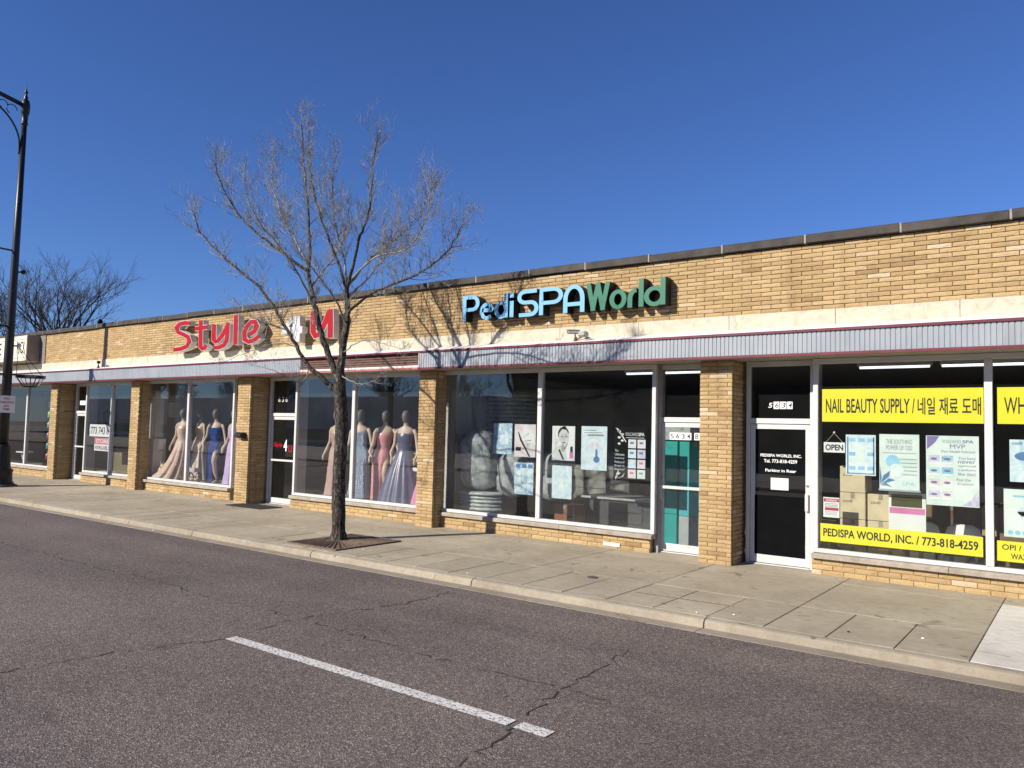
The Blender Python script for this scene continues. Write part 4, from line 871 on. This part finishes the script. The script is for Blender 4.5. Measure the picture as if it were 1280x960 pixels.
MB().box(cx-.17, cx+.17, cy-.17, cy+.17, .262, 1.25).build('base', WHITE, o, False, .015); MB().box(cx-.11, cx+.11, cy-.11, cy+.11, 1.251, 2.25).build('shaft', WHITE, o, False, .02); MB().box(cx-.19, cx+.19, cy-.19, cy+.19, 2.251, 2.45).build('capital', WHITE, o, False, .03)
o = empty('dog_figurine', 'small cream dog figurine sitting in the Style window', 'figurine'); x, y, z = -18.55, .52, .262
mb = MB().tube([(x-.22, y, z+.06), (x-.10, y, z+.12), (x+.04, y, z+.20), (x+.10, y, z+.30)], [.05, .075, .07, .045], 10).tube([(x+.08, y, z+.29), (x+.13, y-.01, z+.33), (x+.20, y-.02, z+.31)], [.05, .055, .028], 9)
mb.tube([(x+.07, y-.04, z+.2), (x+.11, y-.05, z+.10), (x+.12, y-.05, z)], [.035, .025, .02], 7).tube([(x+.07, y+.04, z+.2), (x+.11, y+.05, z+.10), (x+.12, y+.05, z)], [.035, .025, .02], 7).tube([(x-.15, y-.05, z+.08), (x-.08, y-.08, z+.05), (x+.0, y-.08, z+.01)], [.05, .04, .022], 7)
mb.tube([(x-.22, y, z+.05), (x-.32, y, z+.03), (x-.38, y+.03, z+.05)], [.025, .02, .012], 6).tube([(x+.10, y-.03, z+.37), (x+.09, y-.04, z+.43)], [.02, .006], 5).tube([(x+.10, y+.03, z+.37), (x+.09, y+.04, z+.43)], [.02, .006], 5)
mb.build('body', M('cream_ceramic', (.66, .58, .38), .3), o, True)
o = empty('toy_tricycle', 'ornamental dark metal tricycle planter in the Style window', 'tricycle'); x, y, z = -17.28, .55, .262; DM = M('dark_wire', (.06, .055, .055), .4, .2, 9, 0, 60, .6)
def wheel(cx, cy, cz, r, parent):
    pts = [(cx+r*cos(2*pi*i/20), cy, cz+r*sin(2*pi*i/20)) for i in range(21)]
    mb = MB().tube(pts, .012, 5, 0, False)
    for i in range(6): mb.tube([(cx, cy, cz), (cx+r*cos(pi*i/3), cy, cz+r*sin(pi*i/3))], .004, 4)
    mb.build('wheel', DM, parent)
wheel(x-.20, y, z+.17, .16, o); wheel(x+.22, y-.10, z+.12, .11, o); wheel(x+.22, y+.10, z+.12, .11, o)
MB().tube([(x-.20, y, z+.17), (x-.13, y, z+.42), (x-.17, y, z+.46)], .012, 6).tube([(x-.15, y, z+.36), (x+.05, y, z+.22), (x+.22, y, z+.12)], .012, 6).tube([(x-.17, y-.1, z+.46), (x-.17, y+.1, z+.46)], .010, 6).tube([(x+.22, y-.1, z+.12), (x+.22, y+.1, z+.12)], .01, 6).build('frame', DM, o)
MB().box(x+.10, x+.32, y-.08, y+.08, z+.24, z+.34).build('basket', M('white_wire', (.55, .55, .55), .5), o, False, .01)
o = empty('tall_planter', 'tall tapered white planter beside the blue sequin gown', 'planter'); MB().lathe(-16.52, 1.2, [(.12, .262), (.20, .95), (.21, .96)], 18).build('pot', WHITE, o, True); MB().lathe(-16.52, 1.2, [(.215, .961), (.215, 1.03), (.18, 1.031)], 18).build('rim', BLACKM, o, True)
o = empty('pedestal', 'white pedestal near the brick pier in the dress window', 'pedestal'); MB().box(-10.32, -9.98, .86, 1.20, .262, .86).build('shaft', WHITE, o, False, .01); MB().box(-10.38, -9.92, .80, 1.26, .861, .93).build('top', WHITE, o, False, .01)
o = empty('flower_pot', 'bunch of yellow green flowers standing on the white pedestal', 'flowers'); MB().lathe(-10.15, 1.02, [(.07, .932), (.10, 1.05)], 14).build('pot', M('tan_pot', (.42, .28, .14), .7), o, True)
mb = MB(); rr = random.Random(4)
for i in range(120):
    a = Vector((rr.gauss(0, .10), rr.gauss(0, .10), 1.16+rr.gauss(0, .06))); c = Vector((-10.15, 1.02, 0)); u = Vector((rr.uniform(-1, 1), rr.uniform(-1, 1), rr.uniform(-1, 1))).normalized()*.03; v = u.orthogonal().normalized()*.018
    mb.add([c+a-u, c+a+v, c+a+u, c+a-v], [(0, 1, 2, 3)])
tag(mb.build('leaves', M('yellow_green_leaf', (.36, .40, .05), .6, .3, 20), o), kind='stuff')
o = empty('silver_shoes', 'pair of silver ornaments on the floor under the pale blue gown', 'ornament')
mb = MB()
for dx in (0, .2): mb.loft([(-12.0+dx, .50, .263, .08, .05), (-12.0+dx, .50, .33, .09, .05), (-12.03+dx, .52, .42, .03, .03), (-12.05+dx, .53, .44, .005, .005)], 12)
mb.build('body', M('silver', (.6, .6, .6), .25, .1, 6, 0, 60, .9), o, True)
o = empty('white_jacket', 'white jacket hanging on a dark rail behind the gowns', 'jacket'); MB().loft([(-11.1, 2.0, .75, .22, .07, 1), (-11.1, 2.0, 1.3, .20, .07, 1), (-11.1, 2.0, 1.45, .08, .05, 0)], 24, 0, 5, .06).build('cloth', PAPER, o, True); MB().tube([(-11.1, 2.0, 1.44), (-11.1, 2.0, 1.55)], .006, 5).build('hook', BLACKM, o)
o = empty('clothes_rail', 'dark clothes rail at the back of the dress window', 'clothes rail'); MB().tube([(-12.2, 2.0, .02), (-12.2, 2.0, 1.56), (-9.8, 2.0, 1.56), (-9.8, 2.0, .02)], .018, 7).build('rail', BLACKM, o)

# ------------------------------------------------------------------ things on the front of the building and the sidewalk
o = empty('door_mat', 'thin dark door mat on the sidewalk beside the brick pier', 'mat'); MB().box(-14.32, -13.15, -.42, .12, .001, .014).build('pile', M('black_rubber', (.022, .02, .02), .95, .3, 30, .5), o, False, .004)
def cctv(name, label, x, y, z, yaw, mats, s=1.0):
    o = empty(name, label, 'camera', loc=(x, y, z)); o.rotation_euler = (0, 0, yaw); o.scale = (s, s, s)
    MB().lathe(0, 0, [(.05, 0), (.05, .02), (.035, .03), (.03, .09), (.02, .10)], 12).build('mount', mats[1], o, True)
    MB().tube([(0, 0, .09), (0, -.01, .15), (-.02, -.03, .19)], .014, 7).build('bracket', mats[1], o)
    b = MB().box(-.05, .05, -.17, .08, .16, .235).build('body', mats[0], o, False, .015); MB().tube([(0, -.171, .197), (0, -.18, .197)], .026, 10).build('lens', INK, o); MB().box(-.06, .06, -.20, .09, .237, .245).build('hood', mats[0], o)
    return o
GREYC = M('grey_camera', (.36, .35, .33), .5); BRONZE = M('bronze_mount', (.10, .06, .04), .6)
cctv('security_camera', 'grey security camera on a stalk above the canopy under the PediSPA letters', -6.08, -.20, 2.995, -.9, (GREYC, BRONZE), .7); cctv('security_camera', 'small black camera on the canopy ledge over the vacant shop', -20.45, -.2, 2.995, 1.2, (BLACK, BLACK), .75)
o = empty('flood_light', 'small grey floodlight on the canopy beside the security camera', 'light'); MB().box(-5.99, -5.86, -.30, -.18, 3.05, 3.13).build('housing', GREYC, o, False, .02); MB().tube([(-6.05, -.2, 3.03), (-5.95, -.22, 3.06)], .012, 6).build('arm', BRONZE, o)
o = empty('wall_camera', 'black camera box fixed to the front of the brick pier', 'camera'); MB().prism([(-.005, 1.36), (-.005, 1.49), (-.10, 1.49), (-.15, 1.44), (-.15, 1.40), (-.06, 1.36)], -14.52, -14.30).build('housing', BLACK, o, False, .012); MB().tube([(-14.41, -.151, 1.42), (-14.41, -.16, 1.42)], .02, 8).build('lens', INK, o)
o = empty('roof_spike', 'small dark fitting on the coping above the vacant shop', 'roof fitting'); MB().lathe(-20.9, .0, [(.06, 4.2), (.07, 4.26), (.03, 4.32)], 8).build('body', BLACKM, o)

# tree pit and grate
pit = MB().box(-9.27, -8.22, -2.74, -1.5, -.04, .006).build('tree_pit', DIRT); tag(pit, kind='structure')
tg = empty('tree_grate', 'rusty radial tree grate round the foot of the street tree', 'tree grate'); TX, TY = -8.99, -2.04
gb = MB()
for i in range(64):
    a = 2*pi*i/64; dx, dy = cos(a), sin(a)
    L = min(((-8.24-TX)/dx if dx > 1e-6 else (-9.25-TX)/dx if dx < -1e-6 else 9), ((-1.52-TY)/dy if dy > 1e-6 else (-2.72-TY)/dy if dy < -1e-6 else 9))
    if L > .2:
        p = Vector((TX, TY, .010)); d = Vector((dx, dy, 0)); n = Vector((-dy, dx, 0))*.010; A = p+d*.19; Bq = p+d*L
        gb.add([A-n*.6, A+n*.6, Bq+n, Bq-n, A-n*.6+ZU*.008, A+n*.6+ZU*.008, Bq+n+ZU*.008, Bq-n+ZU*.008], [(4, 5, 6, 7), (0, 4, 7, 3), (1, 2, 6, 5), (0, 1, 5, 4), (3, 7, 6, 2)])
gb.build('bars', GRATE, tg)
fr = MB(); fr.box(-9.27, -8.22, -2.74, -2.70, .007, .020); fr.box(-9.27, -8.22, -1.54, -1.5, .007, .020); fr.box(-9.27, -9.23, -2.70, -1.54, .007, .020); fr.box(-8.26, -8.22, -2.70, -1.54, .007, .020); fr.build('frame', GRATE, tg)

# ------------------------------------------------------------------ bare street tree
tree = empty('street_tree', 'bare young street tree in the sidewalk pit before the dress shop', 'tree')
rnd = random.Random(11)
def smooth(pts, k=5):
    P = [Vector(p) for p in pts]; out = []
    for i in range(len(P)-1):
        a, b, c, d = P[max(i-1, 0)], P[i], P[i+1], P[min(i+2, len(P)-1)]
        for j in range(k):
            t = j/k; out.append(.5*((2*b)+(c-a)*t+(2*a-5*b+4*c-d)*t*t+(3*b-a-3*c+d)*t**3))
    return out+[P[-1]]
def jit(P, s): return [p+Vector((rnd.uniform(-s, s), rnd.uniform(-s, s), rnd.uniform(-s, s)*.5)) if 0 < i < len(P)-1 else p for i, p in enumerate(P)]
trunk = smooth([(-8.98, -2.03, -.02), (-8.985, -2.03, .12), (-9.0, -2.03, .41), (-9.02, -2.03, .89), (-9.0, -2.03, 1.59), (-9.03, -2.03, 1.95), (-9.07, -2.03, 2.19), (-9.1, -2.03, 2.45)])
n = len(trunk); tm = MB()
tm.tube(trunk, [(.15 if i < 2 else .122 if i < 5 else .104-.014*i/n) for i in range(n)], 12)
tk = tm.build('trunk', BARK, tree, True)
for v in tk.data.vertices:                                  # uneven girth
    k = 1+.10*mnoise.noise(Vector((v.co.x*9, v.co.y*9, v.co.z*4))); a = Vector((-9.02, -2.03, v.co.z)); v.co.x = a.x+(v.co.x-a.x)*k; v.co.y = a.y+(v.co.y-a.y)*k
LIMBS = [([(-9.08,-2.03,2.36),(-9.07,-2.02,2.68),(-9.01,-2.0,3.21),(-9.02,-1.99,3.46),(-9.05,-1.98,3.75)], .083, .052),
 ([(-9.10,-2.03,2.30),(-9.27,-2.07,2.69),(-9.44,-2.11,3.07),(-9.57,-2.15,3.47),(-9.6,-2.19,3.7),(-9.67,-2.23,4.03)], .068, .042),
 ([(-9.08,-2.03,2.12),(-9.31,-2.14,2.38),(-9.53,-2.25,2.56),(-9.7,-2.37,2.87),(-9.88,-2.48,3.21),(-10.28,-2.59,3.72),(-11.0,-2.71,4.23),(-11.68,-2.82,4.77),(-11.83,-2.93,5.24)], .060, .009),
 ([(-9.96,-2.38,3.14),(-10.11,-2.5,3.2),(-10.23,-2.61,3.25),(-10.59,-2.73,3.45)], .022, .006),
 ([(-9.67,-2.23,4.03),(-10.11,-2.43,4.37),(-10.84,-2.63,4.93),(-11.15,-2.83,5.5),(-11.1,-3.03,5.9)], .036, .007),
 ([(-9.67,-2.23,4.03),(-9.68,-2.21,4.36),(-9.8,-2.18,5.11),(-9.98,-2.15,5.85),(-10.14,-2.13,6.85)], .038, .006),
 ([(-9.68,-2.23,4.13),(-10.3,-2.05,4.7),(-10.83,-1.93,5.2),(-11.5,-1.63,6.0),(-11.75,-1.45,6.75)], .028, .006),
 ([(-9.05,-1.98,3.75),(-9.63,-1.87,4.6),(-10.07,-1.75,5.17),(-10.48,-1.64,6.0),(-10.67,-1.53,6.93)], .032, .006),
 ([(-9.05,-1.98,3.75),(-9.4,-1.74,4.23),(-9.96,-1.51,5.07),(-10.32,-1.27,5.78),(-10.53,-1.03,6.65)], .028, .006),
 ([(-9.05,-1.98,3.75),(-8.72,-2.07,4.44),(-8.45,-2.15,4.78),(-8.28,-2.24,5.51),(-8.11,-2.33,5.79)], .034, .006),
 ([(-9.02,-1.98,3.80),(-8.71,-1.84,4.2),(-8.36,-1.71,4.47),(-8.02,-1.57,4.82),(-7.85,-1.43,5.31)], .026, .006),
 ([(-9.03,-1.98,3.39),(-8.32,-2.12,3.62),(-7.33,-2.25,3.76),(-6.69,-2.39,3.97),(-6.2,-2.53,4.36)], .034, .006),
 ([(-8.95,-1.98,3.90),(-8.16,-2.24,4.10),(-7.35,-2.5,4.05),(-6.75,-2.77,4.25),(-6.45,-2.93,4.75)], .022, .005),
 ([(-9.01,-2.03,2.79),(-8.4,-2.2,2.92),(-7.82,-2.36,2.82),(-7.34,-2.53,2.72)], .014, .004),
 ([(-9.03,-2.03,2.43),(-8.31,-2.33,2.28),(-7.67,-2.63,2.30)], .014, .004),
 ([(-9.54,-2.23,2.54),(-9.49,-2.4,2.32),(-9.52,-2.56,2.36),(-9.6,-2.83,2.46),(-9.9,-3.0,2.55)], .014, .004),
 ([(-10.14,-2.50,3.40),(-10.01,-2.73,3.01),(-9.8,-3.03,2.73)], .012, .004),
 ([(-9.68,-2.33,2.83),(-10.0,-2.45,2.93),(-10.39,-2.66,2.80),(-10.6,-2.93,2.64)], .014, .004),
 ([(-9.01,-2.0,3.2),(-8.8,-2.5,3.6),(-8.9,-3.0,4.1),(-8.95,-3.3,4.7)], .024, .005), ([(-9.6,-2.2,3.6),(-9.5,-2.7,4.1),(-9.7,-3.2,4.7),(-9.85,-3.4,5.4)], .024, .005),
 ([(-9.05,-1.98,3.6),(-9.0,-1.5,4.1),(-9.1,-1.0,4.7),(-9.2,-.75,5.5)], .026, .005), ([(-9.62,-2.2,3.8),(-9.8,-1.7,4.3),(-10.0,-1.2,4.9),(-10.2,-1.0,5.6)], .024, .005)]
tw = MB(); tw2 = MB()
def twig(p, d, L, r, depth):
    """a fine shoot that bends upward, with side shoots"""
    k = 4; P = [p]; q = p.copy(); dd = d.normalized()
    for i in range(k):
        dd = (dd+Vector((rnd.gauss(0, .12), rnd.gauss(0, .12), .15+rnd.gauss(0, .10)))).normalized(); q = q+dd*L/k; P.append(q.copy())
    tw.tube(P, [r*(1-.75*i/k) for i in range(k+1)], 4 if r > .004 else 3, 0, False)
    if depth > 0:
        for j in range(rnd.randint(2, 4) if depth == 1 else rnd.randint(4, 6)):
            t = rnd.uniform(.25, .98); i = min(int(t*k), k-1); b = P[i].lerp(P[i+1], t*k-i); ax = (P[i+1]-P[i]).normalized()
            s = ax.orthogonal(); s.rotate(Matrix.Rotation(rnd.uniform(0, 2*pi), 3, ax)); nd_ = (ax*.75+s*.65+ZU*.15)
            twig(b, nd_, L*rnd.uniform(.35, .6), max(r*.6, .0019), depth-1)
for pts, ra, rb in LIMBS:
    pts = [Vector(p) for p in pts]
    if pts[-1].z > 4.2: pts[-1] = pts[-1]-(pts[-1]-pts[-2])*.30
    P = jit(smooth(pts, 6), .012 if ra > .02 else .02); n = len(P)
    ra, rb = ra*.80, rb*.75
    R = [ra+(rb-ra)*(i/(n-1))**.8 for i in range(n)]
    MB().tube(P, R, 8 if ra > .03 else 6).build('limb', BARK if ra > .025 else TWIG, tree, True)
    ln = sum((P[i+1]-P[i]).length for i in range(n-1)); cnt = int(ln/.044)
    if ra < .016: cnt = int(ln/.11)
    for c in range(cnt):
        t = .22+.78*(c+rnd.random())/cnt; 
        if ra > .04 and t < .4: continue
        f = t*(n-1); i = min(int(f), n-2); b = P[i].lerp(P[i+1], f-i); ax = (P[i+1]-P[i]).normalized()
        s = ax.orthogonal(); s.rotate(Matrix.Rotation(rnd.uniform(0, 2*pi), 3, ax))
        L = rnd.choice((.16, .2, .25, .3, .42, .6))*rnd.uniform(.7, 1.2)*(1.0 if ra > .016 else .6)*(1.15-.4*t); twig(b, ax*.85+s*.7+ZU*.25, L, max(.0026, min(.006, R[i]*.5)), 2 if L > .2 else 1)
    for e in range(3): twig(P[-1], (P[-1]-P[-3]).normalized()+Vector((rnd.gauss(0, .25), rnd.gauss(0, .25), 0)), rnd.uniform(.18, .34), .004, 2)
tag(tw.build('twigs', TWIG, tree), kind='stuff')

# ------------------------------------------------------------------ bare trees behind the building
def bare_tree(x, y, h, spread, label, seed, r=.20):
    global rnd
    rnd = random.Random(seed); o = empty('bare_tree', label, 'tree', 'bare trees behind the building'); lim = MB(); fine = MB()
    MB().tube([(x, y, -.05), (x+.05, y, h*.2), (x, y, h*.38)], [r*1.3, r, r*.85], 9).build('trunk', TWIGD, o, True)
    def grow(p, d, L, rr, depth):
        k = 4; P = [p]; q = p.copy(); dd = d.normalized()
        for i in range(k):
            dd = (dd+Vector((rnd.gauss(0, .07), rnd.gauss(0, .07), .05+rnd.gauss(0, .05)))).normalized(); q = q+dd*L/k; P.append(q.copy())
        (lim if depth > 2 else fine).tube(P, [max(rr*(1-.45*i/k), .0045) for i in range(k+1)], 6 if depth > 2 else 3, 0, False)
        if depth:
            for j in range(4 if depth > 1 else 5):
                t = rnd.uniform(.35, 1.0) if j else 1.0; i = min(int(t*k), k-1); b = P[i].lerp(P[i+1], t*k-i); ax = (P[i+1]-P[i]).normalized()
                s = ax.orthogonal(); s.rotate(Matrix.Rotation(rnd.uniform(0, 2*pi), 3, ax)); m = rnd.uniform(.35, .7)*spread
                grow(b, ax*.8+s*m+ZU*.12, L*rnd.uniform(.5, .72), rr*.5, depth-1)
    for j in range(7): a = 2*pi*j*.382+rnd.random()*.6; q = (.12, .35, .55, .7, .85, 1.0, .3)[j]*spread; grow(Vector((x, y, h*(.30+.012*j))), Vector((cos(a)*q, sin(a)*q, 1)), h*.27, r*.45, 4)
    lim.build('limbs', TWIGD, o); tag(fine.build('twigs', TWIGD, o), kind='stuff')
bare_tree(-43.3, 8.5, 10.8, .78, 'wide bare tree rising behind the parapet left of the vacant shop', 21)
bare_tree(-48.5, 6.5, 9.8, .9, 'bare tree at the far left edge behind the lamp post', 22)

# ------------------------------------------------------------------ street lamp
LX, LY = -21.52, -1.88
lamp = empty('street_lamp', 'tall black ornamental street lamp post on the kerb at the far left', 'street lamp')
MB().lathe(LX, LY, [(.36, 0), (.36, .03), (.30, .05), (.30, .06)], 20).build('base_plate', M('dark_concrete', (.08, .075, .07), .9), lamp, True)
MB().lathe(LX, LY, [(.27, .06), (.27, .10), (.24, .13), (.235, .34), (.25, .36), (.25, .40), (.20, .44), (.185, .50), (.175, .80), (.16, .95), (.15, 1.0), (.14, 1.02)], 16).build('base', BLACK, lamp, True)
MB().tube([(LX, LY, 1.0), (LX+.015, LY, 3.2), (LX+.07, LY, 6.1), (LX+.12, LY, 9.3)], [.112, .102, .082, .060], 14).build('shaft', BLACK, lamp, True)
TXp = LX+.125
MB().lathe(TXp, LY, [(.060, 9.0), (.08, 9.02), (.08, 9.06), (.065, 9.08), (.075, 9.25), (.10, 9.32), (.105, 9.50), (.085, 9.62), (.04, 9.68), (.055, 9.72), (.024, 9.76), (.036, 9.82), (.046, 9.85), (.016, 9.90), (.010, 10.0), (.001, 10.1)], 12).build('finial', BLACK, lamp, True)
MB().tube([(TXp, LY-.05, 9.5), (TXp, LY-.8, 9.66), (TXp, LY-1.8, 9.78), (TXp, LY-2.6, 9.80)], [.055, .05, .045, .04], 9).build('arm', BLACK, lamp, True)
MB().lathe(TXp, LY-2.75, [(.16, 9.45), (.26, 9.52), (.28, 9.62), (.18, 9.76), (.06, 9.86), (.04, 9.95)], 14).build('lamp_head', BLACK, lamp, True)
sc = MB().tube(smooth([(TXp-.03, LY-.07, 8.25), (TXp, LY-.12, 8.7), (TXp, LY-.35, 9.1), (TXp, LY-.75, 9.4), (TXp, LY-1.3, 9.62)], 5), .022, 7)
for q, rr_ in ((-.50, .10), (-.30, .12), (-.80, .09)): sc.tube([(TXp, LY+q+rr_*cos(t*.55), 9.33+(-.35-q)*.35+rr_*sin(t*.55)) for t in range(9)], .012, 5)
sc.build('scroll_bracket', BLACK, lamp, True)
for z, L in ((5.82, .85), (3.93, .85)): MB().tube([(LX+.06, LY-.05, z), (LX+.06, LY-L, z+.02)], .022, 8).ball((LX+.06, LY-L, z+.02), .04).build('banner_arm', BLACK, lamp, True)
MB().tube([(LX+.09, LY+.08, 5.30), (LX+.09, LY+.15, 5.32)], .02, 6).ball((LX+.09, LY+.19, 5.32), .06, 10, 6).build('photocell', BLACK, lamp, True)
bk = empty('hanging_basket', 'empty black wire hanging basket on the lamp post bracket', 'hanging basket'); bcx, bcy = LX+.03, LY+.52
mb = MB(); 
for r_, z_ in ((.325, 2.74), (.325, 2.70), (.15, 2.47)): mb.tube([(bcx+r_*cos(2*pi*i/28), bcy+r_*sin(2*pi*i/28), z_) for i in range(29)], .014, 5, 0, False)
mb.build('hoops', BLACK, bk)
for i in range(16):
    a = 2*pi*i/16; MB().tube([(bcx+.325*cos(a), bcy+.325*sin(a), 2.72), (bcx+.15*cos(a), bcy+.15*sin(a), 2.47)], .008, 4).build('bar', BLACK, bk)
for i in range(3):
    a = 2*pi*i/3+.5; MB().tube([(bcx+.325*cos(a), bcy+.325*sin(a), 2.74), (LX+.03, LY+.20, 3.46)], .007, 4).build('chain', BLACK, bk)
MB().tube([(LX+.03, LY+.08, 3.46), (LX+.03, LY+.2, 3.47)], .02, 7).build('basket_arm', BLACK, lamp); MB().ball((LX+.03, LY+.215, 3.48), .055, 12, 8).build('globe', PAPER, lamp, True)
MB().tube([(LX+.03, LY-.75, 2.77), (LX+.03, LY+.2, 2.745)], .022, 7).build('basket_rail', BLACK, lamp)
ns = empty('parking_sign', 'small white NO PARKING ANY TIME plate with red words on the lamp post', 'sign'); SX = LX+.135
MB().box(SX, SX+.004, LY-.22, LY+.16, 1.80, 2.22).build('plate', PAPER, ns)
for s, w, z, h in (('NO', .13, 2.12, .06), ('PARKING', .32, 2.03, .055), ('ANY', .13, 1.94, .05), ('TIME', .15, 1.86, .05)): text(s, (SX+.0055, LY-.03-w/2, z), w, h, INKR, ns, right=Vector((0, 1, 0)), bold=.02)
MB().box(LX+.02, SX+.001, LY-.03, LY+.03, 1.85, 1.88).box(LX+.02, SX+.001, LY-.03, LY+.03, 2.12, 2.15).build('clamp', BLACK, ns)

# ------------------------------------------------------------------ the far side of the street, seen only as reflections in the glass
s2 = MB().box(-200, 120, -17.5, -14.0, -.3, .03).build('far_sidewalk', CONC); tag(s2, kind='structure')
lot = MB().box(-200, 120, -60, -17.5, -.2, -.02).build('parking_lot', M('pale_lot', (.30, .285, .26), .9, .2, .8)); tag(lot, kind='structure')
ob = empty('opposite_building', 'long low pale grey building across the street mirrored in the glass', 'building')
MB().box(-110, -37, -46, -36, -.1, 3.9).build('wall', M('pale_grey_render', (.82, .73, .61), .85, .1, .6), ob)
MB().box(-110.1, -36.9, -46.1, -35.85, 3.9, 4.15).build('coping', M('white_roof_edge', (.75, .75, .75), .7), ob)
for i in range(10):
    w = MB().box(-108+7*i, -101.4+7*i, -35.99, -35.9, .3, 1.25).build('window', M('dark_window_band', (.03, .035, .04), .15), ob)
dark_block = empty('opposite_building', 'unseen building across the street, made tall and dark to darken the supply shop glass', 'building')  # unseen; made tall and dark to block sky reflections in the right windows
MB().box(-36, 30, -48, -38, -.1, 8.6).build('wall', M('dark_reflection_wall', (.045, .030, .025), .9, .2, 3), dark_block); MB().box(-36.1, 30.1, -48.1, -37.9, 8.6, 8.8).build('coping', M('dark_coping', (.05, .05, .05), .8), dark_block)
for i in range(8): MB().box(-32+7.5*i, -27+7.5*i, -37.99, -37.92, .6, 2.6).build('window', M('dark_window_band', (.03, .035, .04), .15), dark_block)
def far_tree(x, y, h, seed, lb):
    bare_tree(x, y, h, 1.0, lb, seed)
for i, (x, y, h) in enumerate(((-104, -50, 8.5), (-93, -52, 9), (-80, -50, 9.5), (-62, -50, 9), (-52, -51, 8.5), (-41, -49, 9.5))):
    far_tree(x, y, h, 31+i, '%s bare tree from the left beyond the pale building across the street' % ('first', 'second', 'third', 'fourth', 'fifth', 'sixth')[i])
up_ = empty('utility_pole', 'wooden utility pole with transformer across the street, mirrored in the dress window', 'utility pole'); px, py = -30.5, -19.5
MB().tube([(px, py, -.1), (px, py, 9.5)], [.17, .12], 10).build('pole', M('pole_wood', (.10, .075, .055), .9, .3, 8), up_, True); MB().box(px-1.1, px+1.1, py-.06, py+.06, 8.6, 8.72).build('crossarm', M('pole_wood', (.10, .075, .055), .9), up_); MB().lathe(px, py+.35, [(.22, 6.6), (.24, 6.65), (.24, 7.4), (.18, 7.5)], 14).build('transformer', M('transformer_grey', (.25, .26, .27), .5), up_, True)
